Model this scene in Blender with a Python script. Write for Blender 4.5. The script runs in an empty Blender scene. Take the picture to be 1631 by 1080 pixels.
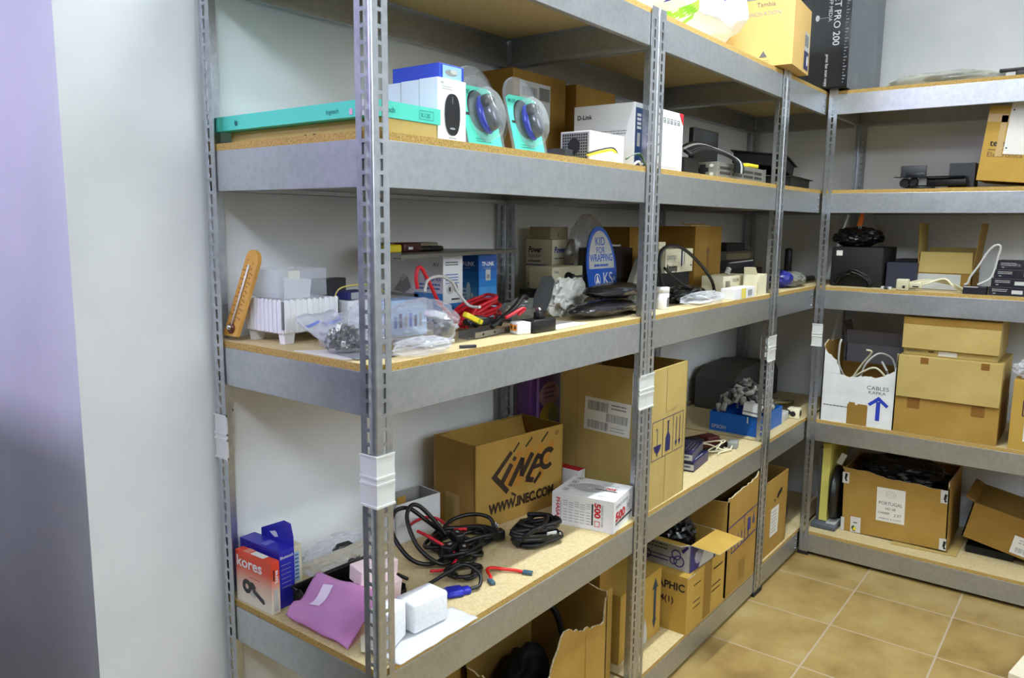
import bpy, bmesh, math, random
from mathutils import Vector, Matrix, noise, Euler
from mathutils.bvhtree import BVHTree
C = bpy.context.scene.collection
PI = math.pi
def V(*a): return Vector(a)
# ------------------------------------------------------------------ colours and materials
def lin(c):
    return tuple(((v/255)/12.92 if v/255 <= .04045 else ((v/255+.055)/1.055)**2.4) for v in c)
MATS = {}
def mat(name, col=(200,200,200), rough=.5, metal=0., spec=.5, build=None, coat=0.):
    if name in MATS: return MATS[name]
    m = bpy.data.materials.new(name); m.use_nodes = True
    b = m.node_tree.nodes['Principled BSDF']
    b.inputs['Base Color'].default_value = (*lin(col), 1)
    b.inputs['Roughness'].default_value = rough
    b.inputs['Metallic'].default_value = metal
    b.inputs['Specular IOR Level'].default_value = spec
    b.inputs['Coat Weight'].default_value = coat
    if build: build(m.node_tree, b)
    MATS[name] = m
    return m
def N(t, k, **kw):
    n = t.nodes.new(k)
    for a, v in kw.items(): setattr(n, a, v)
    return n
def coords(t, scale=(1,1,1), kind='Object'):
    tc = N(t, 'ShaderNodeTexCoord'); mp = N(t, 'ShaderNodeMapping')
    mp.inputs['Scale'].default_value = scale
    t.links.new(tc.outputs[kind], mp.inputs['Vector'])
    return mp.outputs['Vector']
def noise_n(t, vec, scale, detail=4, rough=.55):
    n = N(t, 'ShaderNodeTexNoise'); n.inputs['Scale'].default_value = scale
    n.inputs['Detail'].default_value = detail; n.inputs['Roughness'].default_value = rough
    t.links.new(vec, n.inputs['Vector'])
    return n.outputs['Fac']
def ramp(t, fac, stops):
    r = N(t, 'ShaderNodeValToRGB'); e = r.color_ramp.elements
    while len(e) < len(stops): e.new(.5)
    for k, (p, c) in enumerate(stops):
        e[k].position = p; e[k].color = (*lin(c), 1)
    t.links.new(fac, r.inputs['Fac'])
    return r.outputs['Color']
def bump(t, b, h, strength=.2, dist=.002):
    n = N(t, 'ShaderNodeBump'); n.inputs['Strength'].default_value = strength; n.inputs['Distance'].default_value = dist
    t.links.new(h, n.inputs['Height']); t.links.new(n.outputs['Normal'], b.inputs['Normal'])
def speckled(name, stops, scale=60, rough=.7, bstr=.15, stretch=(1,1,1), detail=5, spec=.3):
    def f(t, b):
        v = coords(t, stretch)
        n = noise_n(t, v, scale, detail)
        t.links.new(ramp(t, n, stops), b.inputs['Base Color'])
        bump(t, b, n, bstr)
    return mat(name, rough=rough, spec=spec, build=f)
def card(name, c, var=10):
    """corrugated board: soft mottling and faint vertical flutes"""
    lo = tuple(max(0, v-var) for v in c); hi = tuple(min(255, v+var) for v in c)
    def f(t, b):
        v = coords(t)
        n = noise_n(t, v, 7, 5)
        t.links.new(ramp(t, n, [(.25, lo), (.75, hi)]), b.inputs['Base Color'])
        w = N(t, 'ShaderNodeTexNoise'); w.inputs['Scale'].default_value = 1; w.inputs['Detail'].default_value = 2
        t.links.new(coords(t, (160,160,3)), w.inputs['Vector'])
        bump(t, b, w.outputs['Fac'], .12, .002)
    return mat(name, rough=.75, spec=.2, build=f)
def galv(name, c0, c1, rough=.34, metal=.9):
    def f(t, b):
        v = coords(t)
        n = noise_n(t, coords(t, (1,1,1.4)), 9, 6, .6)
        vo = N(t, 'ShaderNodeTexVoronoi'); vo.inputs['Scale'].default_value = 70
        t.links.new(v, vo.inputs['Vector'])
        mx = N(t, 'ShaderNodeMix'); mx.data_type = 'FLOAT'; mx.inputs[0].default_value = .35
        t.links.new(n, mx.inputs[2]); t.links.new(vo.outputs['Distance'], mx.inputs[3])
        t.links.new(ramp(t, mx.outputs[0], [(.25, c0), (.65, c1)]), b.inputs['Base Color'])
        r = N(t, 'ShaderNodeMapRange'); r.inputs['To Min'].default_value = rough-.08; r.inputs['To Max'].default_value = rough+.14
        t.links.new(n, r.inputs['Value']); t.links.new(r.outputs['Result'], b.inputs['Roughness'])
        bump(t, b, n, .06, .002)
    return mat(name, metal=metal, build=f)
def film(name, col=(235,238,242), body=.25, rough=.12, bs=.5, scale=30, tint=None, edge=.45):
    """thin clear plastic: see-through with a glossy, creased skin"""
    if name in MATS: return MATS[name]
    m = bpy.data.materials.new(name); m.use_nodes = True; t = m.node_tree
    b = t.nodes['Principled BSDF']; out = t.nodes['Material Output']
    b.inputs['Base Color'].default_value = (*lin(col), 1); b.inputs['Roughness'].default_value = rough
    b.inputs['Specular IOR Level'].default_value = .8
    v = coords(t); n = noise_n(t, v, scale, 3, .6)
    bump(t, b, n, bs, .004)
    tr = N(t, 'ShaderNodeBsdfTransparent'); tr.inputs['Color'].default_value = (*lin(tint or (250,250,252)), 1)
    mx = N(t, 'ShaderNodeMixShader')
    lw = N(t, 'ShaderNodeLayerWeight'); lw.inputs['Blend'].default_value = .35
    mr = N(t, 'ShaderNodeMapRange'); mr.inputs['To Min'].default_value = body; mr.inputs['To Max'].default_value = min(1, body+edge)
    t.links.new(lw.outputs['Facing'], mr.inputs['Value'])
    t.links.new(mr.outputs['Result'], mx.inputs['Fac'])
    t.links.new(tr.outputs[0], mx.inputs[1]); t.links.new(b.outputs[0], mx.inputs[2])
    t.links.new(mx.outputs[0], out.inputs['Surface'])
    MATS[name] = m
    return m
# ------------------------------------------------------------------ mesh builder
_txt = {}
def glyphs(s, bold=0.):
    k = (s, bold)
    if k not in _txt:
        cu = bpy.data.curves.new('t', 'FONT'); cu.body = s; cu.size = 1; cu.offset = bold; cu.resolution_u = 3
        o = bpy.data.objects.new('t', cu); C.objects.link(o)
        bpy.context.view_layer.update()
        me = o.evaluated_get(bpy.context.evaluated_depsgraph_get()).to_mesh()
        vs = [v.co.copy() for v in me.vertices]; fs = [tuple(p.vertices) for p in me.polygons]
        o.evaluated_get(bpy.context.evaluated_depsgraph_get()).to_mesh_clear()
        bpy.data.objects.remove(o); bpy.data.curves.remove(cu)
        xs = [v.x for v in vs] or [0, 1]
        _txt[k] = (vs, fs, min(xs), max(xs))
    return _txt[k]
def frame(o, u, v, ang=0):
    """matrix whose x runs along u, y along v, z out of the face"""
    u = Vector(u).normalized(); v = Vector(v).normalized(); n = u.cross(v)
    M = Matrix((u, v, n)).transposed().to_4x4(); M.translation = Vector(o)
    return M @ Matrix.Rotation(ang, 4, 'Z')
E0 = .0007
def FF(x, z, y=0, a=0): return frame((x, y-E0, z), (1,0,0), (0,0,1), a)      # on a face looking to -y
def LF(y, z, x=0, a=0): return frame((x-E0, y, z), (0,-1,0), (0,0,1), a)     # on a face looking to -x
def TF(x, y, z, a=0): return frame((x, y, z+E0), (1,0,0), (0,1,0), a)        # on a top face
class MB:
    def __init__(s): s.bm = bmesh.new(); s.mats = []
    def mi(s, m):
        if m not in s.mats: s.mats.append(m)
        return s.mats.index(m)
    def face(s, pts, m):
        f = s.bm.faces.new([s.bm.verts.new(Vector(p)) for p in pts]); f.material_index = s.mi(m); return f
    def geo(s, vs, fs, m, M=None, smooth=False):
        M = M or Matrix(); k = s.mi(m)
        bv = [s.bm.verts.new(M @ Vector(v)) for v in vs]
        for f in fs:
            try: q = s.bm.faces.new([bv[i] for i in f])
            except ValueError: continue
            q.material_index = k; q.smooth = smooth
    def box(s, a, b, m, M=None, taper=0.):
        x0,y0,z0 = a; x1,y1,z1 = b; t = taper
        vs = [(x0+t,y0+t,z0),(x1-t,y0+t,z0),(x1-t,y1-t,z0),(x0+t,y1-t,z0),(x0,y0,z1),(x1,y0,z1),(x1,y1,z1),(x0,y1,z1)]
        s.geo(vs, [(3,2,1,0),(4,5,6,7),(0,1,5,4),(1,2,6,5),(2,3,7,6),(3,0,4,7)], m, M)
    def rbox(s, a, b, m, r=.004, M=None, n=2):
        """box with rounded edges"""
        t = bmesh.new(); bmesh.ops.create_cube(t, size=1)
        for v in t.verts: v.co = Vector([ (a[i]+b[i])/2 + v.co[i]*(b[i]-a[i]) for i in range(3)])
        bmesh.ops.bevel(t, geom=t.edges[:], offset=r, segments=n, affect='EDGES', profile=.5)
        t.verts.index_update()
        s.geo([v.co.copy() for v in t.verts], [[v.index for v in f.verts] for f in t.faces], m, M, True); t.free()
    def prism(s, poly, h, m, M=None, z0=0.):
        n = len(poly)
        vs = [(x,y,z0) for x,y in poly] + [(x,y,z0+h) for x,y in poly]
        fs = [tuple(range(n-1,-1,-1)), tuple(range(n,2*n))] + [(i,(i+1)%n,n+(i+1)%n,n+i) for i in range(n)]
        s.geo(vs, fs, m, M)
    def rect(s, M, x0, y0, x1, y1, m, z=0.): s.geo([(x0,y0,z),(x1,y0,z),(x1,y1,z),(x0,y1,z)], [(0,1,2,3)], m, M)
    def poly(s, M, pts, m, z=0.): s.geo([(x,y,z) for x,y in pts], [tuple(range(len(pts)))], m, M)
    def outline(s, M, x0, y0, x1, y1, w, m, z=0.):
        s.rect(M,x0,y0,x1,y0+w,m,z); s.rect(M,x0,y1-w,x1,y1,m,z); s.rect(M,x0,y0+w,x0+w,y1-w,m,z); s.rect(M,x1-w,y0+w,x1,y1-w,m,z)
    def disc(s, M, x, y, rx, ry, m, z=0., n=20): s.poly(M, [(x+rx*math.cos(2*PI*k/n), y+ry*math.sin(2*PI*k/n)) for k in range(n)], m, z)
    def ring(s, M, x, y, r0, r1, m, z=0., n=24, a0=0, a1=2*PI, sy=1):
        for k in range(n):
            p, q = a0+(a1-a0)*k/n, a0+(a1-a0)*(k+1)/n
            s.poly(M, [(x+r0*math.cos(p),y+sy*r0*math.sin(p)),(x+r1*math.cos(p),y+sy*r1*math.sin(p)),(x+r1*math.cos(q),y+sy*r1*math.sin(q)),(x+r0*math.cos(q),y+sy*r0*math.sin(q))], m, z)
    def text(s, M, t, size, m, x=0., y=0., bold=.0, w=None, shear=0., align='L', z=0.0002):
        vs, fs, x0, x1 = glyphs(t, bold)
        sx = size if w is None else w/(x1-x0)
        off = {'L': -x0*sx, 'C': -(x0+x1)/2*sx, 'R': -x1*sx}[align]
        s.geo([(v.x*sx+off+x+shear*v.y*size, v.y*size+y, z) for v in vs], fs, m, M)
    def lines(s, M, x, y, w, n, dy, h, m, seed=0, z=0.0002):
        """rows of tiny print: short dashes"""
        r = random.Random(seed)
        for k in range(n):
            p = x
            while p < x+w*.92:
                l = r.uniform(.04,.14)*w; q = min(p+l, x+w); s.rect(M, p, y-k*dy, q, y-k*dy+h, m, z); p = q+.02*w
    def barcode(s, M, x, y, w, h, m, seed=0, z=.0002):
        r = random.Random(seed); p = x
        while p < x+w:
            l = r.choice((.008,.014,.022))*w; s.rect(M, p, y, min(p+l,x+w), y+h, m, z); p += l + r.choice((.01,.016,.024))*w
    def tube(s, pts, r, m, n=6, closed=False, ends=True):
        pts = [Vector(p) for p in pts]; L = len(pts); k = s.mi(m); rings = []; up = V(0,0,1); pn = None
        for i, p in enumerate(pts):
            a = pts[(i-1) % L] if (closed or i) else p; b = pts[(i+1) % L] if (closed or i < L-1) else p
            d = (b-a)
            d = d.normalized() if d.length > 1e-9 else V(1,0,0)
            if pn is None:
                pn = d.cross(up if abs(d.z) < .9 else V(1,0,0)).normalized()
            else:
                q = pn - d*pn.dot(d); pn = q.normalized() if q.length > 1e-6 else d.orthogonal().normalized()
            bn = d.cross(pn); rr = r[i] if isinstance(r, (list, tuple)) else r
            rings.append([s.bm.verts.new(p + (pn*math.cos(2*PI*j/n) + bn*math.sin(2*PI*j/n))*rr) for j in range(n)])
        for i in range(L if closed else L-1):
            A, B = rings[i], rings[(i+1) % L]
            for j in range(n):
                f = s.bm.faces.new((A[j],A[(j+1)%n],B[(j+1)%n],B[j])); f.material_index = k; f.smooth = True
        if ends and not closed:
            for R in (rings[0][::-1], rings[-1]):
                f = s.bm.faces.new(R); f.material_index = k
    def cyl(s, a, b, r, m, n=14, r2=None): s.tube([a, b], [r, r if r2 is None else r2], m, n)
    def lathe(s, prof, m, M=None, n=20):
        vs = []; fs = []
        for r, z in prof: vs += [(r*math.cos(2*PI*j/n), r*math.sin(2*PI*j/n), z) for j in range(n)]
        for i in range(len(prof)-1):
            for j in range(n): fs.append((i*n+j, i*n+(j+1)%n, (i+1)*n+(j+1)%n, (i+1)*n+j))
        fs.append(tuple(range(n-1,-1,-1))); fs.append(tuple((len(prof)-1)*n+j for j in range(n)))
        s.geo(vs, fs, m, M, True)
    def sheet(s, fn, nu, nv, m, th=0., smooth=True):
        """surface fn(u,v) -> point over the unit square; th gives it real thickness along z"""
        g = [[Vector(fn(i/nu, j/nv)) for j in range(nv+1)] for i in range(nu+1)]
        vs = [p for row in g for p in row]; W = nv+1
        fs = [(i*W+j, (i+1)*W+j, (i+1)*W+j+1, i*W+j+1) for i in range(nu) for j in range(nv)]
        if th:
            n = len(vs); vs = vs + [p - V(0,0,th) for p in vs]
            fs = fs + [tuple(n+i for i in f[::-1]) for f in fs]
            rim = [i*W for i in range(nu+1)] + [nu*W+j for j in range(1,nv+1)] + [i*W+nv for i in range(nu-1,-1,-1)] + [j for j in range(nv-1,0,-1)]
            for a, b in zip(rim, rim[1:]+rim[:1]): fs.append((b, a, n+a, n+b))
        s.geo(vs, fs, m, None, smooth)
    def crumple(s, c, size, m, seed=0, amp=.35, sub=4, freq=2.2, smooth=False, flat=True, shape=None):
        """a creased, lumpy bag: ball pushed about by ridged noise, its underside flat on the ground z=c.z"""
        t = bmesh.new(); bmesh.ops.create_icosphere(t, subdivisions=sub, radius=1)
        o = V(seed*7.3, seed*3.1, seed*1.7)
        for v in t.verts:
            d = v.co.normalized()
            k = 1 + amp*(1-2*abs(noise.noise(d*freq+o))) * .6 + amp*.5*noise.noise(d*freq*2.7+o) + amp*.25*abs(noise.noise(d*freq*6+o))
            p = d*k
            if flat: p.z = (p.z+1)*.5; p.z = max(p.z, 0)
            if shape: p = shape(p)
            v.co = V(c[0]+p.x*size[0]/2, c[1]+p.y*size[1]/2, c[2]+p.z*size[2]*(1 if flat else .5))
        t.verts.index_update()
        s.geo([v.co.copy() for v in t.verts], [[v.index for v in f.verts] for f in t.faces], m, None, smooth); t.free()
    def bvh(s): return BVHTree.FromBMesh(s.bm)
    def drape(s, tree, direction, eps=.0015):
        """move every vertex along direction until it meets tree (a print lying on a curved skin)"""
        d = Vector(direction).normalized(); dead = []
        for v in s.bm.verts:
            h = tree.ray_cast(v.co - d*1.0, d, 3.)[0]
            if h is None: dead.append(v)
            else: v.co = h - d*eps
        bmesh.ops.delete(s.bm, geom=dead, context='VERTS')
    def build(s, name, parent=None, bevel=0., smooth=None, solid=0., sub=0):
        me = bpy.data.meshes.new(name)
        s.bm.normal_update(); s.bm.to_mesh(me); s.bm.free()
        for m in s.mats: me.materials.append(m)
        if smooth is not None:
            for p in me.polygons: p.use_smooth = smooth
        o = bpy.data.objects.new(name, me); C.objects.link(o)
        if parent: o.parent = parent
        if solid:
            q = o.modifiers.new('s', 'SOLIDIFY'); q.thickness = solid; q.offset = 0
        if sub:
            q = o.modifiers.new('d', 'SUBSURF'); q.levels = q.render_levels = sub
        if bevel:
            q = o.modifiers.new('b', 'BEVEL'); q.width = bevel; q.segments = 2; q.limit_method = 'ANGLE'; q.angle_limit = .7
        return o
def tag(o, label, cat, group=None, loc=None, rz=None):
    o['label'] = label; o['category'] = cat
    if group: o['group'] = group
    if loc is not None: o.location = loc
    if rz is not None: o.rotation_euler.z = rz
    return o
def thing(name, label, cat, loc=(0,0,0), rz=0., group=None, rot=None):
    o = bpy.data.objects.new(name, None); C.objects.link(o); o.empty_display_size = .02
    tag(o, label, cat, group); o.location = loc
    o.rotation_euler = rot if rot else (0,0,rz)
    return o
def structure(o): o['kind'] = 'structure'; return o
def copy_tree(o, parent=None):
    c = o.copy(); C.objects.link(c)
    if parent: c.parent = parent
    for ch in [x for x in o.children]: copy_tree(ch, c)
    return c
def spline(pts, n=8, closed=False):
    P = [Vector(p) for p in pts]; L = len(P); out = []
    for i in range(L if closed else L-1):
        g = lambda k: P[k % L] if closed else P[max(0, min(L-1, k))]
        a, b, c, d = g(i-1), g(i), g(i+1), g(i+2)
        for j in range(n):
            t = j/n
            out.append(.5*((2*b)+(c-a)*t+(2*a-5*b+4*c-d)*t*t+(3*b-a-3*c+d)*t**3))
    if not closed: out.append(P[-1])
    return out
def coil(c, rx, ry, turns, seed=0, dz=.004, wob=.15, z0=.004, lift=.0, n=10, ang=0.):
    """a hand-wound bundle of cable: uneven loops stacked on each other"""
    r = random.Random(seed); pts = []
    for k in range(int(turns*n)+1):
        a = 2*PI*k/n; s = 1 + r.uniform(-wob, wob)
        x, y = rx*s*math.cos(a), ry*s*math.sin(a)
        x, y = x*math.cos(ang)-y*math.sin(ang), x*math.sin(ang)+y*math.cos(ang)
        pts.append((c[0]+x, c[1]+y, c[2]+z0+dz*k/n*1.0+r.uniform(0,dz)*1.5+lift*max(0,math.sin(a*.5+seed))))
    return spline(pts, 4)
# ------------------------------------------------------------------ shared materials
STEEL = galv('galvanised_steel', (172,177,181), (188,192,196), .36, .88)
POST = galv('galvanised_post_steel', (168,173,180), (192,196,202), .3, .9)
CHIP = speckled('chipboard', [(.3,(190,170,124)),(.5,(202,184,140)),(.7,(212,195,152))], 160, .8, .12)
CHIPE = speckled('chipboard_edge', [(.3,(150,120,64)),(.5,(180,148,84)),(.7,(200,170,104))], 260, .85, .4)
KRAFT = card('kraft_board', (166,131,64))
KRAFT2 = card('dark_kraft_board', (146,112,50))
KRAFT3 = card('pale_kraft_board', (184,161,98))
KRAFT4 = card('golden_kraft_board', (184,149,70))
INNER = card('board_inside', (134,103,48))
TORN = speckled('torn_board_edge', [(.3,(170,150,110)),(.7,(222,208,176))], 120, .9, .4)
TAPE = mat('brown_tape', (134,92,40), .3, 0, .5)
WHITE = mat('white_print', (232,233,236), .45)
WCARD = speckled('white_board', [(.3,(214,216,218)),(.7,(230,232,234))], 12, .55, .03)
PAPER = mat('white_paper', (226,224,216), .7)
INK = mat('black_ink', (24,24,28), .6)
GINK = mat('grey_ink', (95,98,104), .6)
LINK_ = mat('light_grey_ink', (150,153,158), .6)
BLACK = mat('black_plastic', (18,18,20), .38)
BLACKM = mat('matt_black', (15,15,17), .7)
RUBBER = mat('black_cable_rubber', (14,14,15), .42)
DGREY = mat('dark_grey_plastic', (52,54,60), .45)
GREY = mat('grey_plastic', (140,142,140), .45)
LGREY = mat('light_grey_plastic', (190,191,188), .45)
BEIGE = mat('beige_plastic', (196,190,160), .5)
CREAM = mat('cream_board', (226,220,190), .55)
NAVY = mat('navy_print', (28,30,92), .5)
BLUE = mat('blue_print', (30,70,190), .42)
RED = mat('red_print', (196,24,40), .45)
REDC = mat('red_cable', (200,22,40), .38)
ORANGE = mat('orange_red_print', (226,74,36), .45)
YELLOW = mat('yellow_plastic', (236,214,40), .45)
GREEN = mat('green_print', (60,150,60), .5)
FOAMW = speckled('white_foam', [(.35,(226,228,234)),(.7,(242,243,246))], 160, .75, .15)
CHROME = mat('bright_metal', (205,205,205), .18, 1.)
TIN = mat('dull_metal', (150,150,146), .4, .85)
CLEAR = film('clear_film', (228,232,240), .1, .1, .4, 14)
FROST = film('frosted_film', (226,230,238), .34, .25, .4, 14)
WALLM = speckled('plaster', [(.3,(226,230,233)),(.7,(236,239,242))], 5, .85, .12, detail=8)
# ------------------------------------------------------------------ camera (18 mm lens on a 23.6 mm wide sensor)
def rotx(a): return Matrix.Rotation(a, 3, 'X')
def rotz(a): return Matrix.Rotation(a, 3, 'Z')
cam = bpy.data.objects.new('camera', bpy.data.cameras.new('camera')); C.objects.link(cam)
cam.data.sensor_width = 36; cam.data.sensor_fit = 'HORIZONTAL'; cam.data.lens = 1242.4/1631*36
cam.data.clip_start = .02
cam.matrix_world = Matrix.Translation((-.90805,-.99240,1.43695)) @ (rotz(-.9-.01711) @ rotx(PI/2-.15+.00362) @ rotz(.01073)).to_4x4()
bpy.context.scene.camera = cam
# ------------------------------------------------------------------ room shell
YB, XR, ZC = .512, 3.012, 2.98
def slab(name, a, b, m):
    q = MB(); q.box(a, b, m); return structure(q.build(name))
def tiles(t, b):
    geo = N(t, 'ShaderNodeNewGeometry'); mp = N(t, 'ShaderNodeMapping'); mp.vector_type = 'POINT'
    mp.inputs['Location'].default_value = (-2.27/.345, .30/.345, 0); mp.inputs['Scale'].default_value = (1/.345,1/.345,1)
    t.links.new(geo.outputs['Position'], mp.inputs['Vector'])
    fl = N(t, 'ShaderNodeVectorMath', operation='FRACTION'); t.links.new(mp.outputs[0], fl.inputs[0])
    cell = N(t, 'ShaderNodeVectorMath', operation='FLOOR'); t.links.new(mp.outputs[0], cell.inputs[0])
    sp = N(t, 'ShaderNodeSeparateXYZ'); t.links.new(fl.outputs[0], sp.inputs[0])
    def near(o):
        a = N(t, 'ShaderNodeMath', operation='SUBTRACT'); a.inputs[1].default_value = .5; t.links.new(o, a.inputs[0])
        c = N(t, 'ShaderNodeMath', operation='ABSOLUTE'); t.links.new(a.outputs[0], c.inputs[0]); return c.outputs[0]
    mx = N(t, 'ShaderNodeMath', operation='MAXIMUM'); t.links.new(near(sp.outputs[0]), mx.inputs[0]); t.links.new(near(sp.outputs[1]), mx.inputs[1])
    gr = N(t, 'ShaderNodeMath', operation='GREATER_THAN'); gr.inputs[1].default_value = .491; t.links.new(mx.outputs[0], gr.inputs[0])
    wn = N(t, 'ShaderNodeTexWhiteNoise'); t.links.new(cell.outputs[0], wn.inputs['Vector'])
    sc = N(t, 'ShaderNodeVectorMath', operation='SCALE'); sc.inputs['Scale'].default_value = 9; t.links.new(wn.outputs['Color'], sc.inputs[0])
    ad = N(t, 'ShaderNodeVectorMath', operation='ADD'); t.links.new(geo.outputs['Position'], ad.inputs[0]); t.links.new(sc.outputs[0], ad.inputs[1])
    n1 = noise_n(t, ad.outputs[0], 5, 6, .6)
    col = ramp(t, n1, [(.28,(130,104,56)),(.45,(156,129,76)),(.6,(168,143,88)),(.78,(178,158,110))])
    m = N(t, 'ShaderNodeMix'); m.data_type = 'RGBA'
    t.links.new(gr.outputs[0], m.inputs[0]); t.links.new(col, m.inputs[6]); m.inputs[7].default_value = (*lin((178,162,140)), 1)
    t.links.new(m.outputs[2], b.inputs['Base Color'])
    iv = N(t, 'ShaderNodeMath', operation='SUBTRACT'); iv.inputs[0].default_value = 1; t.links.new(gr.outputs[0], iv.inputs[1])
    bump(t, b, iv.outputs[0], .25, .002)
TILE = mat('floor_tiles', rough=.42, build=tiles)
slab('floor', (-2.6,-4.2,-.05), (XR+.1,2.7,0), TILE)
slab('ceiling', (-2.6,-4.2,ZC), (XR+.1,2.7,ZC+.05), WALLM)
slab('wall_back', (-.268,YB,0), (XR+.1,YB+.1,ZC), WALLM)
slab('wall_right', (XR,-4.2,0), (XR+.1,YB,ZC), WALLM)
slab('wall_left', (-.268,YB+.1,0), (-.168,2.6,ZC), WALLM)
DIM = mat('grey_paint', (128,130,136), .8)
slab('wall_front', (-2.6,-4.25,0), (XR+.1,-4.2,ZC), WALLM)
slab('unseen_dark_panel', (-2.6,-4.2,0), (XR,-4.14,1.35), mat('reflection_darkener', (46,44,42), .8))  # added dark panel behind the camera, dims what the lower beams reflect
slab('wall_side', (-2.65,-4.2,0), (-2.6,2.65,ZC), DIM)
slab('wall_passage', (-2.6,2.6,0), (-.168,2.65,ZC), WALLM)
# ------------------------------------------------------------------ light: ceiling tubes, daylight from the window side, an added fill and unseen blockers
def area(name, loc, rot, sx, sy, power, col):
    l = bpy.data.lights.new(name, 'AREA'); l.shape = 'RECTANGLE'; l.size = sx; l.size_y = sy; l.energy = power; l.color = col
    o = bpy.data.objects.new(name, l); C.objects.link(o); o.location = loc; o.rotation_euler = rot; return o
l2 = area('ceiling_tube_light', (1.1,-.335,2.93), (0,0,0), 1.25, .05, 45, (.9,.98,1)); l2.data.spread = 2.35
area('ceiling_tube_light', (.4,-2.7,2.93), (1.0,0,0), 1.25, .14, 21, (.88,.97,1))
area('ceiling_tube_light', (-1.7,-1.0,2.93), (.35,-1.0,0), .5, 1.2, 62, (.8,.9,1))
area('added_bounce_fill', (.6,-3.5,2.6), (-PI/2+.25,0,0), 1.25, .14, 105, (.92,.98,1))  # added fill aimed at the front wall, bounces soft light into the shelves
area('window_daylight', (-2.5,.95,2.5), (0,-PI/2+.3,0), .3, 1.1, 44, (.68,.6,1))
slab('unseen_low_blocker', (-1.0,.16,0), (-.9,2.6,1.44), DIM)  # added out of view to shade the lower part of the left wall
slab('unseen_tall_blocker', (-1.05,.1,0), (-.62,.16,ZC), DIM)  # added out of view to keep the side tube off the left wall
w = bpy.data.worlds.new('room_air'); bpy.context.scene.world = w; w.use_nodes = True
w.node_tree.nodes['Background'].inputs[0].default_value = (.55,.6,.7,1); w.node_tree.nodes['Background'].inputs[1].default_value = .02
vs = bpy.context.scene.view_settings
vs.view_transform = 'Standard'; vs.look = 'None'; vs.exposure = -.27; vs.gamma = 1.; vs.use_curve_mapping = False
cy = bpy.context.scene.cycles
cy.max_bounces = 12; cy.diffuse_bounces = 8; cy.glossy_bounces = 4; cy.transparent_max_bounces = 16; cy.use_denoising = True
# ------------------------------------------------------------------ shelving units
ZT = {1: 1.9730, 2: 1.5760, 3: 1.1762, 4: .6018, 5: .0956}
BH, BT = .0796, .014
S = {k: v+BT for k, v in ZT.items()}
POSTH = 1.992
def post_mesh(sx, sy):
    q = MB(); w, r, s = .038, .0035, .004
    prof = [(w,0,0),(w/2+s+.001,0,0),(w/2-s+.001,0,1),(r,0,0)]
    prof += [(r-r*math.sin(a), r-r*math.cos(a), 0) for a in (PI/8,PI/4,3*PI/8)]
    prof += [(0,r,0),(0,w/2-s+.001,0),(0,w/2+s+.001,1),(0,w,0)]
    zs = [0]; slot = [0]; z = .03
    while z < POSTH-.03:
        zs += [z, z+.0195]; slot += [0, 1]; z += .0262
    zs.append(POSTH); slot.append(0)
    vs = [q.bm.verts.new((sx*x, sy*y, zz)) for zz in zs for x, y, _ in prof]
    W = len(prof); k = q.mi(POST)
    for i in range(len(zs)-1):
        for j in range(W-1):
            if slot[i+1] and prof[j+1][2]: continue
            f = [i*W+j, i*W+j+1, (i+1)*W+j+1, (i+1)*W+j]
            if sx*sy < 0: f.reverse()
            ff = q.bm.faces.new([vs[t] for t in f]); ff.material_index = k; ff.smooth = prof[j][0] < .004 and prof[j][1] < .004
    bmesh.ops.delete(q.bm, geom=[v for v in q.bm.verts if not v.link_faces], context='VERTS')
    return q
CLIPM = mat('white_clip_plastic', (214,216,214), .4)
def clip(parent, sx, sy, ex=1, z0=.934, z1=1.031):
    q = MB(); t = .0025; w = .041
    def el(za, zb, o):
        ox = o if ex else .0011
        L = [(-ox,-o),(w,-o),(w,t*.2),(t*.2,t*.2),(t*.2,w),(-ox,w)]
        L = [(sx*x, sy*y) for x, y in L]
        if sx*sy < 0: L.reverse()
        q.prism(L, zb-za, CLIPM, None, za)
    el(z0, z1, .0025)
    for za in (z0, z1-.004, z0+.041, z0+.053): el(za, za+.004, .0045)
    return q.build('post_joint_clip', parent)
def foot(parent, sx, sy, ex=1):
    q = MB(); e = -.004 if ex else -.0011; L = [(e,-.004),(.042,-.004),(.042,.006),(.006,.006),(.006,.042),(e,.042)]
    L = [(sx*x, sy*y) for x, y in L]
    if sx*sy < 0: L.reverse()
    q.prism(L, .014, BLACKM); return q.build('foot_cap', parent)
def beam(parent, a, b, ins, zt, seed):
    """C-shaped beam from a to b (2-D), lips turned towards ins"""
    q = MB(); a = V(*a, 0); b = V(*b, 0); u = (b-a).normalized(); n = V(*ins, 0); L = (b-a).length; t = .0015
    M = Matrix((u, n, V(0,0,1))).transposed().to_4x4(); M.translation = a + V(0,0,zt-BH)
    for x0, x1 in (((0,0,0),(L,t,BH)), ((0,t,BH-t),(L,.02,BH)), ((0,t,0),(L,.016,t)), ((0,.016-t,t),(L,.016,.012))): q.box(x0, x1, STEEL, M)
    bmesh.ops.recalc_face_normals(q.bm, faces=q.bm.faces)
    return q.build('beam', parent, bevel=.0007)
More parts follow.
